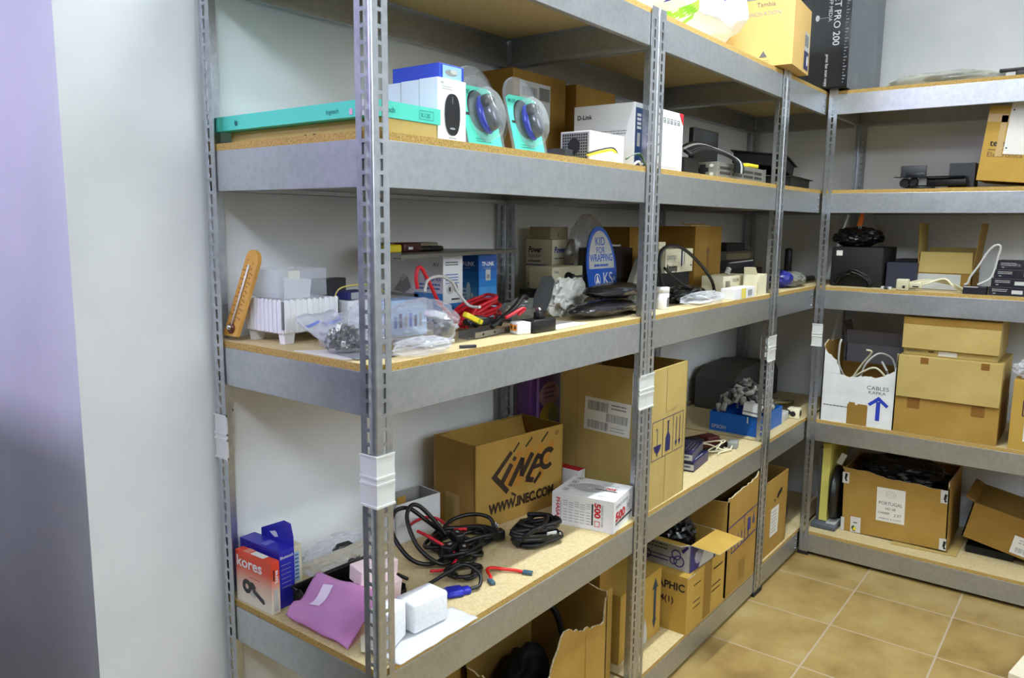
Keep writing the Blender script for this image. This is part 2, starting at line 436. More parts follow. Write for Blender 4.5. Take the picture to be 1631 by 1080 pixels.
def unit(label, loc, rz, W, D=.4985, right=True, fw=None, exl=0, exr=0):
    t = thing('shelving_unit', label, 'shelving', loc, rz, 'galvanised shelving units')
    for x, sx in ((0,1),(W,-1)):
        for y, sy in ((0,1),(D,-1)):
            if x == W and y == 0 and not right: continue
            p = post_mesh(sx, sy).build('post', t, solid=.0018); p.location = (x, y, 0)
            e = exl if x == 0 else exr; clip(p, sx, sy, e); foot(p, sx, sy, e)
    g = .0026
    for k in ZT:
        z = ZT[k]
        beam(t, (.003,g), ((fw or W)-.003,g), (0,1), z, k); beam(t, (.003,D-g), (W-.003,D-g), (0,-1), z, k)
        beam(t, (g,.02), (g,D-.02), (1,0), z, k); beam(t, (W-g,.02), (W-g,D-.02), (-1,0), z, k)
        q = MB(); q.box((.0045,.0045,z+.0002), (W-.0045,D-.0045,z+BT), CHIP)
        for f in q.bm.faces:
            if abs(f.calc_center_median().z - z - BT/2) < .004: f.material_index = q.mi(CHIPE)
        q.build('shelf_board', t)
        if fw:
            for dz in (.02,.044,.066):
                r = MB(); r.lathe([(.0045,0),(.004,.0018),(.002,.0026)], CHROME, frame((fw-.028,g,z-dz), (1,0,0), (0,0,1))); r.build('rivet', t)
    return t
unit('grey steel shelving unit at the open end of the row, beside the plain wall', (0,0,0), 0, .9985, exl=1)
unit('grey steel shelving unit in the middle of the row, joined to both others', (1.0012,0,0), 0, .9975)
unit('grey steel shelving unit filling the inner corner of the row', (2.0012,0,0), 0, .994, right=False, fw=.494)
unit('grey steel shelving unit along the side wall, at right angles to the row', (2.5,-.0025,0), -PI/2, .9985, exl=1)
# ------------------------------------------------------------------ boxes and cartons
def pbox(name, label, cat, loc, rz, w, d, h, m, deco=None, bevel=.0012, group=None, rot=None):
    """a closed box: front to -y, its near lower corner at the origin; deco(q) adds the print"""
    q = MB(); q.box((0,0,0), (w,d,h), m)
    if deco: deco(q)
    o = q.build(name, None, bevel); tag(o, label, cat, group); o.location = loc
    o.rotation_euler = rot if rot else (0,0,rz)
    return o
def panel(q, M, poly, t, mo, mi_, mr):
    n = len(poly)
    q.geo([(x,y,0) for x,y in poly], [tuple(range(n))], mo, M)
    q.geo([(x,y,-t) for x,y in poly], [tuple(range(n-1,-1,-1))], mi_, M)
    q.geo([(x,y,0) for x,y in poly]+[(x,y,-t) for x,y in poly], [(i,n+i,n+(i+1)%n,(i+1)%n) for i in range(n)], mr, M)
def torn(keys, amp=.006, step=.012, seed=0):
    """ragged edge through key points (s, z)"""
    r = random.Random(seed); out = []
    for (s0,z0),(s1,z1) in zip(keys, keys[1:]):
        n = max(1, int(math.hypot(s1-s0, z1-z0)/step))
        for k in range(n):
            t = k/n; out.append((s0+(s1-s0)*t + (r.uniform(-.25,.25)*step if k else 0), z0+(z1-z0)*t + (r.uniform(-amp,amp) if k else 0)))
    out.append(keys[-1]); return out
def sides(w, d, h):
    return {'front': (frame((0,0,0),(1,0,0),(0,0,1)), w), 'right': (frame((w,0,0),(0,1,0),(0,0,1)), d),
            'back': (frame((w,d,0),(-1,0,0),(0,0,1)), w), 'left': (frame((0,d,0),(0,-1,0),(0,0,1)), d)}
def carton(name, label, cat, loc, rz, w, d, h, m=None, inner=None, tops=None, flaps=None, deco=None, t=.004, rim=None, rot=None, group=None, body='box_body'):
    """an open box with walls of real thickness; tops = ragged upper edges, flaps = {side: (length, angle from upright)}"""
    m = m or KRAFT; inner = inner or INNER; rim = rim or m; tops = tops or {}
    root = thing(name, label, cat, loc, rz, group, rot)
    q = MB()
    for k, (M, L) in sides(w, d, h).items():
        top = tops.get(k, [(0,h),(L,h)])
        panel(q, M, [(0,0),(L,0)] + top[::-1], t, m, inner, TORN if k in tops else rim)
    q.box((t,t,.001), (w-t,d-t,t), inner)
    if deco: deco(q)
    q.build(body, root)
    for k, fl in (flaps or {}).items():
        L, a = fl[:2]; ins = fl[2] if len(fl) > 2 else .003
        M0, W = sides(w, d, h)[k]
        o = M0 @ V(0,h,-t/2); u = M0.to_3x3() @ V(1,0,0); n = M0.to_3x3() @ V(0,0,1)
        v = V(0,0,1)*math.cos(a) + n*math.sin(a)
        f = MB(); M = frame(o, u, v)
        panel(f, M, [(ins,.001),(W-ins,.001),(W-ins-.004,L),(ins+.004,L)], t*.8, m if fl[3:] == () else fl[3], inner if a > 0 else m, rim)
        f.build('flap', root)
    return root
def fake_tape(q, M, x0, y0, x1, y1, m=None): q.rect(M, x0, y0, x1, y1, m or TAPE, .0003)
def slabthing(name, label, cat, pts, th, m, group=None, bevel=0):
    """a flat sheet with the given corner points (any quadrilateral in space)"""
    a, b, c, d = [Vector(p) for p in pts]; n = (b-a).cross(d-a).normalized()*th
    q = MB(); q.geo([a,b,c,d,a+n,b+n,c+n,d+n], [(3,2,1,0),(4,5,6,7),(0,1,5,4),(1,2,6,5),(2,3,7,6),(3,0,4,7)], m)
    return tag(q.build(name, None, bevel), label, cat, group)
def wire(name, label, cat, pts, r, m, n=8, group=None):
    q = MB(); q.tube(spline(pts, n), r, m, 8); return tag(q.build(name), label, cat, group)
# ================================================================== top boards
z1 = S[1]
# carrier bag with green leaf print
BAGW = speckled('white_bag_plastic', [(.3,(236,237,236)),(.7,(244,245,244))], 8, .35, .1, spec=.5)
r = thing('carrier_bag', 'bulging white plastic carrier bag with a green leaf print, on the highest board', 'bag', (0,0,z1+.001))
q = MB()
def bagshape(p):
    p.y = max(p.y, -.78 + .1*p.z); k = 1-.42*max(0,p.z-.2)
    return V(p.x*k, p.y*k, p.z)
q.crumple((1.39,.165,0), (.88,.34,.52), BAGW, 5, .16, 5, 1.6, True, True, bagshape)
tree = q.bvh(); q.build('bag_skin', r)
LEAF = mat('leaf_green', (150,220,60), .5)
g = MB(); M = frame((0,-.4,0),(1,0,0),(0,0,1))
def strip(a, b, n=14):
    """closed leaf between two curves, meshed finely so that it can follow the bag"""
    for i in range(n):
        for j in range(4):
            P = lambda u, v: tuple(a[0](u)*(1-v)+b[0](u)*v if k == 0 else a[1](u)*(1-v)+b[1](u)*v for k in (0,1))
            g.poly(M, [P(i/n,j/4),P((i+1)/n,j/4),P((i+1)/n,(j+1)/4),P(i/n,(j+1)/4)], LEAF)
strip((lambda u: 1.15+.16*u, lambda u: .004+.045*u+.02*u*u), (lambda u: 1.15+.16*u, lambda u: .032+.06*u+.01*u*u))
strip((lambda u: 1.26+.05*u, lambda u: .0+.05*u), (lambda u: 1.24+.055*u, lambda u: .0+.06*u))
g.drape(tree, (0,1,0)); g.build('leaf_print', r)
g = MB()
BLUEL = mat('bag_blue_letters', (60,70,190), .5)
for k, ch in enumerate('BYTTTOID'):
    x = 1.15+.048*k; Mg = frame((x,-.4,.062+.05*math.sin(k/7*2.2)+.006*k),(1,.0,.35-.09*k),(-(.35-.09*k),0,1))
    g.text(Mg, ch, .05, BLUEL)
bmesh.ops.subdivide_edges(g.bm, edges=[e for e in g.bm.edges if e.calc_length() > .01], cuts=2, use_grid_fill=True)
g.drape(tree, (0,1,0), .002); g.build('lettering', r)
# tan box
def deco(q):
    M = FF(0,0)
    q.rect(M,.165,.012,.235,.075,NAVY,.0003); q.rect(M,.165,.075,.235,.14,LGREY,.0003)
    q.rect(M,.172,.09,.19,.13,GINK,.0005); q.rect(M,.2,.09,.218,.13,GINK,.0005); q.disc(M,.215,.045,.012,.018,WHITE,.0005)
    L = LF(.27,0)
    q.text(L,'Tambia',.022,GINK,.14,.2); q.text(L,'INNOVATION',.02,LINK_,.1,.17)
    for x in (.09,.17): q.poly(L,[(x-.014,.03),(x+.014,.03),(x,.052)],GINK,.0003); q.lines(L,x-.02,.018,.045,2,.007,.0015,GINK,int(x*99))
    q.rect(L,0,-.0,.01,.008,KRAFT3,.0003)
TANB = card('tan_board', (214,178,112), 5)
pbox('tan_carton', 'tan box with a dark label, jutting over the highest beam beside the carrier bag', 'box', (1.888,-.05,POSTH+.0006), .088, .25, .27, .225, TANB, deco)
# printer carton
GLOSSB = mat('black_glossy_board', (13,13,17), .16, 0, .6)
WRAP = film('shrink_wrap', (150,160,172), .06, .1, .25, 9)
r = thing('printer_carton', 'tall black shrink-wrapped printer carton with white lettering, on the corner of the highest boards', 'carton', (2.468,-.078,POSTH+.0006))
q = MB(); q.box((0,0,0),(.52,.215,.5), GLOSSB); q.rect(FF(0,0),.002,.002,.518,.498,mat('wrap_sheen_grey',(92,98,106),.3),-.0004)  # front face coloured grey to imitate the sheen on the wrap
L = LF(.215,0)     # runs from the back (x=0) to the front edge (x=.215)
def down(t, s, x, y, m, bold=0): q.text(L @ Matrix.Translation((x,y,0)) @ Matrix.Rotation(-PI/2,4,'Z'), t, s, m, 0, 0, bold)
down('LASERJET PRO 200', .037, .150, .462, WHITE, .005); down('MFP MEDIA', .02, .128, .36, WHITE); down('print fax scan copy', .0165, .127, .135, WHITE, .01)
q.lines(L, .197,.33,.012,1,.01,.002,WHITE,3)
for k in range(26): q.rect(L,.196,.02+k*.012,.2+.004*(k%3),.024+k*.012,LINK_,.0003)
q.disc(L,.085,.28,.008,.012,WHITE,.0003); q.rect(L,.086,.277,.14,.279,LINK_,.0003)
F = FF(0,0)
q.text(F,'LASERJET',.05,LINK_,.12,.36); q.text(F,'PRO 200',.05,LINK_,.14,.3); q.text(F,'HP',.07,LINK_,.08,.02,.02)
q.build('printed_box', r, .0015)
q = MB(); q.rbox((-.0035,-.0035,.001),(.5235,.2185,.5035), WRAP, .012); q.build('shrink_wrap', r)
# cables on the side unit
FILMD = film('dull_clear_film', (214,216,204), .4, .2, .6, 14)
r = thing('cable_bag', 'clear bag of coiled cables, low and flat on the highest side board', 'bag', (2.66,-.395,z1+.001))
q = MB(); q.crumple((0,0,0),(.2,.36,.055), FILMD, 11, .25, 4, 2, True); q.build('bag_film', r)
q = MB(); q.tube(coil((0,0,0),.055,.15,4,3,.0022,.2), .004, CREAM, 6); q.build('pale_cable', r)
q = MB(); q.tube(coil((-.02,-.03,.024),.04,.1,4,5,.0035,.2), .0045, RUBBER, 6); q.build('black_cable', r)
r = thing('desk_stand', 'black stand with a flat arm, at the cut-off end of the highest side board', 'stand', (2.6,-.66,z1), -PI/2)
q = MB(); q.rbox((-.02,-.02,0),(.09,.06,.03), BLACK, .004); q.build('base', r)
q = MB(); q.rbox((-.075,0,.03),(.03,.02,.042), BLACK, .003); q.build('arm', r)
q = MB(); q.lathe([(.02,0),(.05,.01),(.058,.05),(.045,.1),(.01,.12)], BLACK, Matrix.Translation((.085,.02,.03))); q.build('head', r)
# ================================================================== second board from the top
z2 = S[2]
TEAL = mat('teal_print', (84,210,190), .42); TEALD = mat('dark_teal_ink', (20,110,110), .5)
def deco(q):
    L = LF(.446,0); q.rect(L,.245,.0001,.262,.006,KRAFT3,.0006); q.disc(L,.242,.004,.006,.0035,INK,.0004); q.disc(L,.268,.004,.006,.0035,INK,.0004); q.rect(L,.25,.006,.26,.009,KRAFT3,.0008)
pbox('flat_kraft_carton', 'flat brown carton under the long teal box, at the open end of a shelf', 'carton', (.042,.021,z2+.0004), 0, .138, .446, .0255, KRAFT3, deco)
def deco(q):
    L = LF(.468,0); F = FF(0,0)
    q.rect(L,.432,.0006,.46,.0275,WHITE,.0003); q.lines(L,.435,.02,.02,4,.005,.0015,GINK,2)
    q.text(L,'logitech',.011,TEALD,.35,.009); q.text(L,'b',.014,TEALD,.07,.009,.02); q.disc(L,.075,.012,.005,.005,TEALD); q.rect(L,.0,0,.003,.0278,TEALD)
    q.rect(L,.412,.004,.42,.014,mat('pink_ink',(230,170,200),.5),.0003)
    q.text(F,'tech',.013,TEALD,.03,.009,.01); q.text(F,'K120',.011,TEALD,.118,.009); q.outline(F,.113,.005,.15,.021,.0008,TEALD)
pbox('keyboard_box', 'long thin teal keyboard box lying on a flat brown carton', 'box', (.02,.02,z2+.0264), 0, .169, .468, .0278, TEAL, deco)
# three mouse boxes one behind the other
MOUSEB = mat('mouse_black', (26,26,30), .3)
def mouse_art(q):
    F = FF(0,0)
    q.poly(F, [(.0405+.0215*math.copysign(abs(math.cos(a))**.75,math.cos(a))*(1-.06*(math.sin(a)<0)*abs(math.sin(a))), .05+.0385*math.copysign(abs(math.sin(a))**.8,math.sin(a))) for a in [2*PI*k/36 for k in range(36)]], MOUSEB, .0004)
    q.rect(F,.039,.07,.042,.083,GINK,.0006); q.disc(F,.0405,.0245,.008,.002,LINK_,.0006)
    q.text(F,'logi',.006,GINK,.008,.105); q.lines(F,.012,.099,.03,2,.004,.0012,LINK_,4); q.lines(F,.03,.006,.022,1,.004,.0015,GINK,6)
    q.disc(LF(.047,0),.022,.052,.005,.004,LINK_); q.lines(LF(.047,0),.014,.044,.02,2,.004,.001,LINK_,3)
for k, (y, lab) in enumerate([(.03,'white box with a black mouse pictured on it, first of three in line'),(.0785,'plain white box sandwiched between two like boxes, middle of three in line'),(.1275,'plain white box at the back of three in line, under the blue box')]):
    pbox('mouse_box', lab, 'box', (.192,y,z2+.0005), 0, .08, .047, .1148-.001*k, WHITE, mouse_art, .001, 'white mouse boxes')
def deco(q):
    F = FF(0,0); q.rect(F,.008,.003,.062,.027,mat('pale_blue_print',(150,190,230),.4),.0003); q.disc(F,.032,.014,.017,.006,GREY,.0005); q.disc(F,.04,.017,.01,.004,LGREY,.0006)
    q.rect(LF(.19,0),.05,.004,.052,.02,NAVY,.0003)
pbox('blue_box', 'flat bright blue box lying on top of the white boxes', 'box', (.213,.045,z2+.1158), 0, .07, .125, .03, BLUE, deco)
# clamshell packs
SHELL = film('blister_plastic', (225,232,236), .03, .04, .05, 12, None, .3)
TEALC = mat('teal_card', (92,216,190), .35, 0, .5)
BL = mat('mouse_blue', (34,52,170), .22, .1); SIL = mat('mouse_silver', (92,96,106), .22, .5)
def mouse_pack(label, loc, rz, lean, col=True):
    r = thing('mouse_pack', label, 'packaging', loc, 0, 'clamshell mouse packs', (-lean,0,rz)); w, h = .118, .168
    def outline(i, top):
        p = [(i,i),(w-i,i),(w-i,top-.06)]
        p += [(w/2+(w/2-i)*math.cos(a)**.8 if math.cos(a)>0 else w/2-(w/2-i)*abs(math.cos(a))**.8, top-.06+(.06-i)*math.sin(a)) for a in [PI*k/14 for k in range(1,14)]]
        return p + [(i,top-.06)]
    M = frame((0,.02,0),(1,0,0),(0,0,1))
    c = MB(); c.prism([(.006,.004),(w-.006,.004),(w-.006,.118),(w-.02,.126),(.02,.126),(.006,.118)], .0012, TEALC, M)
    c.text(M,'M185',.013,TEALD,.012,.108,.01,z=.0015); c.lines(M,.03,.014,.05,2,.005,.0014,TEALD,3,.0015); c.rect(M,.012,.062,.024,.068,INK,.0016)
    c.disc(M,.056,.074,.034,.044,INK,.0015,28); c.build('backing_card', r)  # black disc paints the shadowed recess behind the mouse
    s = MB(); s.prism(outline(0,h), .003, SHELL, M, -.003)
    # moulded bubble over the mouse
    s.lathe([(.046,.0),(.043,.03),(.034,.04),(.0,.044)], SHELL, M @ Matrix.Translation((.063,.064,.002)) @ Matrix.Diagonal((.86,1.2,1,1)), 24)
    s.tube([M @ V(x,y,.002) for x,y in outline(.001,h)], .0022, SHELL, 6, True); s.build('clear_shell', r)
    m = MB(); Mm = M @ Matrix.Translation((.063,.064,.006)) @ Matrix.Rotation(.1,4,'Z')
    pr = [(0,0),(.6,.0),(.95,.12),(1,.3),(.95,.6),(.78,.85),(.45,.97),(.0,1.0)]
    m.lathe([(max(.001,.0235*a),.016*b) for a,b in pr[1:]], BL if col else DGREY, Mm @ Matrix.Diagonal((1,1.72,1,1)), 24)
    m.build('mouse_body', r)
    k = MB(); k.lathe([(max(.001,.0195*a),.030*b+.003) for a,b in pr[1:]], SIL, Mm @ Matrix.Translation((.004,-.004,0)) @ Matrix.Diagonal((1,1.7,1,1)), 24); k.lathe([(max(.001,.0175*a),.027*b+.004) for a,b in pr[1:]], BLACK, Mm @ Matrix.Translation((.003,.018,0)) @ Matrix.Diagonal((1,1.25,1,1)), 24); k.build('silver_cover', r)
    w_ = MB(); w_.cyl(Mm @ V(.0,.026,.026), Mm @ V(.008,.026,.026), .008, BLACK); w_.build('scroll_wheel', r)
    return r
mouse_pack('teal clamshell pack with a blue and silver mouse, leaning beside the white boxes', (.296,.028,z2+.0075), 0, .26)
mouse_pack('teal clamshell pack with a blue and silver mouse, leaning against the brown carton', (.448,.028,z2+.0075), -.02, .26)
mouse_pack('clamshell pack with a grey mouse, mostly hidden between two other packs', (.382,.09,z2+.0075), 0, .26, False)
# brown cartons behind
def deco(q):
    F = FF(0,0); q.rect(F,.03,.13,.175,.235,LGREY,.0003); q.barcode(F,.12,.19,.05,.035,INK,4,.0006); q.barcode(F,.04,.195,.07,.025,GINK,6,.0006)
    q.lines(F,.04,.18,.06,5,.008,.003,GINK,5,.0006); q.disc(F,.12,.155,.016,.016,GINK,.0006); q.disc(F,.12,.155,.012,.012,LGREY,.0008); q.rect(F,.07,.11,.14,.122,PAPER,.0004)
    q.rect(F,.2,0,.204,.25,KRAFT2,.0002)
pbox('shipping_carton', 'brown carton with a large barcode label, standing behind the mouse packs', 'carton', (.81,.33,z2+.0005), 0, .255, .13, .262, KRAFT2, deco)
pbox('plain_carton', 'plain brown carton against the wall, between the labelled carton and white router box', 'carton', (1.075,.3,z2+.0005), 0, .225, .14, .252, KRAFT2)
pbox('low_carton', 'low brown carton whose top edge shows above the white router box', 'carton', (1.312,.33,z2+.0005), 0, .25, .13, .232, KRAFT2)
# power supply
r = thing('power_supply', 'white metal power supply with a fan grille and loose wires', 'power supply', (.735,.036,z2+.0006))
PSUW = mat('psu_white', (226,226,224), .4)
q = MB(); q.box((0,.0,0),(.165,.085,.072), PSUW); L = LF(.085,0); q.rect(L,.004,.004,.081,.068,GREY,.0002)
for i in range(11):
    for j in range(9):
        a, b = .007+i*.0066, .006+j*.0068
        q.rect(L,a,b,a+.0045,b+.0045,INK,.0005)
q.disc(L,.04,.036,.017,.02,INK,.0007); q.build('case', r, .0012)
q = MB()
for k, (m, dz) in enumerate(((YELLOW,.0),(INK,.004),(YELLOW,-.003))):
    q.tube(spline([(-.02,-.004-.002*k,.012+dz),(.03,-.012,.024+dz),(.085,-.014,.032+dz),(.108,-.016,.018+dz),(.11,-.018,.006)]), .0018, m, 6)
q.build('wires', r)
q = MB(); q.rbox((.078,-.026,.0),(.118,-.008,.022), WHITE, .003); q.build('connector', r)
q = MB()
for k in range(3): q.tube(spline([(.17,-.004,.014+.002*k),(.2,-.01-.002*k,.03),(.236,-.012,.026+.003*k),(.252,-.014-.003*k,.004)]), .0017, (DGREY,GREEN,GREY)[k], 6)
q.tube(spline([(.2,-.012,.004),(.215,-.016,.012),(.235,-.014,.005),(.25,-.01,.009)]), .003, WHITE, 6)
q.build('loose_wires', r)
# router box
def deco(q):
    L = LF(.19,0); F = FF(0,0)
    q.text(L,'D-Link',.017,INK,.012,.132,.02); q.lines(L,.085,.095,.085,2,.007,.0018,GINK,7)
    q.rect(F,.004,.004,.08,.155,mat('deep_blue_print',(18,62,120),.4),.0003)
    for k in range(4): q.rect(F,.012,.1+.011*k,.034,.107+.011*k,WHITE,.0005); 
    q.rect(F,.014,.055,.03,.09,LGREY,.0005); q.rect(F,.01,.01,.05,.018,LINK_,.0005)
    q.rect(F,.12,.012,.268,.112,WHITE,.0006); q.outline(F,.118,.01,.27,.114,.0009,LINK_,.0004)
    for k in range(7): q.outline(F,.12+k*.022,.132,.135+k*.022,.146,.0018,INK,.0004); q.rect(F,.125+k*.022,.136,.13+k*.022,.14,INK,.0004)
    q.poly(F,[(.262,.168),(.29,.168),(.29,.135)],RED,.0004); q.rect(F,.282,.03,.284,.1,LINK_,.0004)
pbox('router_box', 'white router box with a blue strip, straddling behind a steel post', 'box', (.966,.044,z2+.0005), 0, .292, .19, .168, WHITE, deco)
pbox('small_adapter', 'small dark adapter lying between the mouse pack and power supply', 'adapter', (.665,.06,z2+.0005), .2, .05, .05, .025, DGREY)
# network gear
r = thing('black_monitor', 'thin black panel standing upright behind the network switch', 'monitor', (1.565,.15,z2))
q = MB(); q.rbox((0,0,.0005),(.2,.02,.172), BLACK, .003); q.build('panel', r)
q = MB(); q.box((.2003,.002,.004),(.2018,.018,.17), GREY); q.build('edge_strip', r)
pbox('black_box', 'small black box beside the white router box, under the black cables', 'box', (1.345,.075,z2+.0005), 0, .1, .12, .055, BLACKM)
r = thing('network_switch', 'grey metal network switch with a perforated front', 'network switch', (1.50,.035,z2+.0008), .03)
SWM = mat('switch_metal', (150,150,144), .42, .55)
q = MB(); q.box((0,0,0),(.44,.1,.05), SWM); F = FF(0,0); L = LF(.1,0)
for i in range(30):
    for j in range(2):
        if i % 8 != 7: q.rect(F,.02+i*.0136,.012+j*.016,.029+i*.0136,.021+j*.016,INK,.0004)
q.rect(L,.04,.008,.06,.042,INK,.0004); q.rect(L,.03,.018,.07,.032,INK,.0005)
for a in (.02,.08):
    for b in (.012,.038): q.disc(L,a,b,.007,.005,LGREY,.0005)
q.build('switch_case', r, .001)
q = MB(); q.box((.435,-.012,.0),(.437,.03,.05), TIN); q.build('mounting_ear', r)
BK2 = mat('striped_black_cable', (20,20,26), .25)
q = MB()
for k in range(5): q.tube(spline([(1.34+.01*k,.06+.012*k,z2+.062+.006*k),(1.44,.06+.01*k,z2+.085+.005*k),(1.53,.045+.012*k,z2+.082+.006*k),(1.60+.012*k,.022+.001*k,z2+.062),(1.615+.012*k,.021-.001*k,z2+.02)]), .0055, BK2 if k != 3 else LGREY, 7)
tag(q.build('black_cable_loop'), 'black cables looped over the end of the network switch', 'cable')
OLIV = mat('olive_cable', (112,112,92), .45); TEALW = mat('teal_cable', (60,150,140), .4)
r = thing('cable_coil', 'coil of olive grey cables beside the network switch', 'cable', (2.06,.19,z2))
q = MB(); q.tube([V(p.x*.9, p.z*.9-.03, abs(p.y)*.62+.006) for p in coil((0,0,0),.1,.12,5,4,.004,.16)], .005, OLIV, 6); q.build('coil', r)
q = MB(); q.tube(spline([(-.03,-.05,.005),(.0,-.07,.03),(.04,-.08,.02),(.06,-.07,.004)]), .005, TEALW, 6); q.build('teal_lead', r)
q = MB(); q.rbox((1.80,.05,z2+.0535),(1.9,.1,z2+.066), YELLOW, .004); tag(q.build('yellow_adapter'), 'yellow plastic piece lying on the network switch', 'adapter')
TRAYB = mat('matt_black_tray', (24,22,22), .55)
for k, (loc, rot, lab) in enumerate([((2.28,.06,z2+.0005),(0,0,.1),'black plastic tray in the shelf corner, lowest and widest of the pair'),((2.26,.09,z2+.082),(.12,.1,.16),'black plastic tray tilted on top of another in the shelf corner')]):
    r = thing('black_tray', lab, 'tray', loc, 0, 'black trays', rot); w = .36-.1*k
    q = MB(); q.box((0,0,0),(w,.2,.004), TRAYB)
    for a, b in (((0,0,0),(w,.004,.045)),((0,.196,0),(w,.2,.045)),((0,0,0),(.004,.2,.045)),((w-.004,0,0),(w,.2,.045))): q.box(a,b,TRAYB)
    q.box((-.012,-.012,.045),(w+.012,.212,.049), TRAYB); q.build('tray_body', r)
# side unit
r = thing('document_camera', 'black and grey desk device with a round foot, on the side shelf', 'device', (2.58,-.262,z2), -PI/2)
q = MB(); q.lathe([(.045,0),(.048,.006),(.04,.012),(.012,.016)], BLACK, Matrix.Translation((.1,.0,0.0005))); q.build('foot', r)
q = MB(); q.cyl((.035,.0,.026),(.035,.05,.026),.019,BLACK); q.cyl((.065,.0,.03),(.065,.05,.03),.017,BLACK); q.build('lens_barrel', r)
q = MB(); q.rbox((.085,-.005,.014),(.115,.03,.05), GREY, .003); q.build('neck', r)
q = MB(); q.rbox((.11,.0,.012),(.25,.06,.044), BLACK, .006); q.build('body', r)
q = MB(); q.box((.0,-.03,.046),(.25,.07,.0495), mat('glass_black',(30,32,36),.1)); q.build('top_plate', r)
q = MB(); q.rbox((.005,.06,.05),(.1,.072,.098), DGREY, .004); q.rbox((.025,.055,.05),(.095,.06,.07), BLACK, .003); q.build('screen', r)
pbox('grey_box', 'small dark grey box tucked behind the leaning brown carton', 'box', (2.66,-.44,z2+.0042), -PI/2, .09, .1, .1, DGREY)
def deco(q):
    F = FF(0,0); q.rect(F,.07,.1,.3,.29,PAPER,.0005); q.rect(F,.0,.215,.3,.245,mat('clear_tape',(196,166,112),.2),.0003); q.rect(F,.045,.09,.066,.24,mat('clear_tape'),.0003)
    q.text(F,'temp',.032,INK,.022,.128,.02); q.text(F,'Electronica',.026,mat('brown_ink',(110,80,50),.6),.02,.088); q.disc(F,.08,.26,.003,.003,INK,.0007); q.disc(F,.078,.122,.003,.003,INK,.0007)
    q.lines(F,.02,.112,.06,1,.01,.004,mat('brown_ink'),3)
pbox('taped_carton', 'brown carton with a white sheet taped on, leaning on the side shelf', 'carton', (2.585,-.545,z2+.033), 0, .33, .3, .275, KRAFT4, deco, rot=(0,.09,-PI/2))
slabthing('board_sheet', 'flat piece of brown board under the leaning taped carton', 'sheet', [(2.53,-.43,z2+.0006),(2.53,-.9,z2+.0006),(2.8,-.9,z2+.0006),(2.8,-.43,z2+.0006)], .003, KRAFT)
# ================================================================== third board: odds and ends
z3 = S[3]; e3 = z3+.0005
# thermometer
WOODT = speckled('varnished_wood', [(.35,(198,142,62)),(.65,(216,164,84))], 14, .4, .05, (1,1,.15))
r = thing('thermometer', 'tall wooden wall thermometer with a rounded top, leaning at the shelf end', 'thermometer', (.010,.452,z3+.0095))
vv = V(.024,-.064,.18).normalized(); uu = V(0,-1,0); uu = (uu - vv*uu.dot(vv)).normalized()
M = frame((0,0,0), uu, vv)
q = MB(); w = .0215
q.prism([(-w,-.0075),(w,.0085)] + [(w*math.cos(a), .17+w*math.sin(a)) for a in [PI*k/12 for k in range(13)]], .009, WOODT, M, -.009)
for k in range(12):
    q.rect(M,.006,.045+k*.0098,.0115,.0465+k*.0098,INK,.0004); q.rect(M,-.0125,.045+k*.0098,-.007,.0465+k*.0098,INK,.0004)
    if k % 2 == 0:
        q.text(M,str(abs(50-k*10)),.006,INK,.0125,.043+k*.0098,0,None,0,'L',.0004); q.text(M,str(abs(120-k*20)),.005,INK,-.0135,.043+k*.0098,0,None,0,'R',.0004)
q.text(M,'C',.008,INK,.006,.163,0,None,0,'L',.0004); q.text(M,'F',.008,INK,-.011,.163,0,None,0,'L',.0004)
q.build('scale_board', r, .001)
q = MB(); q.tube([M @ V(0,.025,.003), M @ V(0,.16,.003)], .0022, mat('glass_tube',(225,220,215),.08,0,.8), 8); q.build('glass_tube', r)
q = MB(); q.lathe([(.011,0),(.011,.003),(.008,.005)], mat('bulb_cup',(110,60,50),.25,.4), M @ Matrix.Translation((0,.018,0))); q.lathe([(.005,.004),(.006,.008),(.003,.011)], CHROME, M @ Matrix.Translation((0,.02,0))); q.build('bulb', r)
# white ribbed rack
r = thing('ribbed_basket', 'white plastic basket with upright ribs, standing on short feet', 'basket', (.044,.316,z3))
q = MB(); W_, D_, H_ = .145, .125, .088
q.box((0,0,.022),(W_,D_,.03),WHITE)
for a, b in (((0,0,.03),(W_,.004,H_)),((0,D_-.004,.03),(W_,D_,H_)),((0,0,.03),(.004,D_,H_)),((W_-.004,0,.03),(W_,D_,H_))): q.box(a,b,WHITE)
for k in range(9): q.box((-.003,.004+k*.014,.024),(0,.011+k*.014,H_+.003),WHITE)
for k in range(10): q.box((.004+k*.0142,-.003,.024),(.011+k*.0142,0,H_+.003),WHITE)
q.build('basket_body', r, .0008)
for x in (.004,W_-.03):
    for y in (.002,D_-.022):
        q = MB(); q.box((x,y,.0004),(x+.026,y+.02,.023),WHITE,None,.002); q.build('leg', r)
r = thing('clear_box', 'empty clear plastic box with a white sticker, on top of the ribbed basket', 'box', (.052,.335,z3+.0918), .05)
CB = film('rigid_clear', (226,232,236), .05, .08, .05, 10, (254,254,255))
q = MB()
for a, b in (((0,0,0),(.125,.1,.002)),((0,0,.002),(.125,.002,.058)),((0,.098,.002),(.125,.1,.058)),((0,.002,.002),(.002,.098,.058)),((.123,.002,.002),(.125,.098,.058))): q.box(a,b,CB)
q.build('box_body', r); q = MB(); q.rect(FF(0,0),.022,.024,.052,.056,PAPER,.0006); q.build('sticker', r)
slabthing('folded_bag', 'folded frosted bag leaning on the clear box with a white sticker', 'bag', [(.055,.323,z3+.0921),(.115,.322,z3+.0921),(.128,.331,z3+.128),(.06,.330,z3+.135)], .002, FROST)
pbox('grey_case', 'slim dark grey case standing against the back wall behind the clear boxes', 'case', (.215,.44,e3), 0, .1, .03, .117, DGREY)
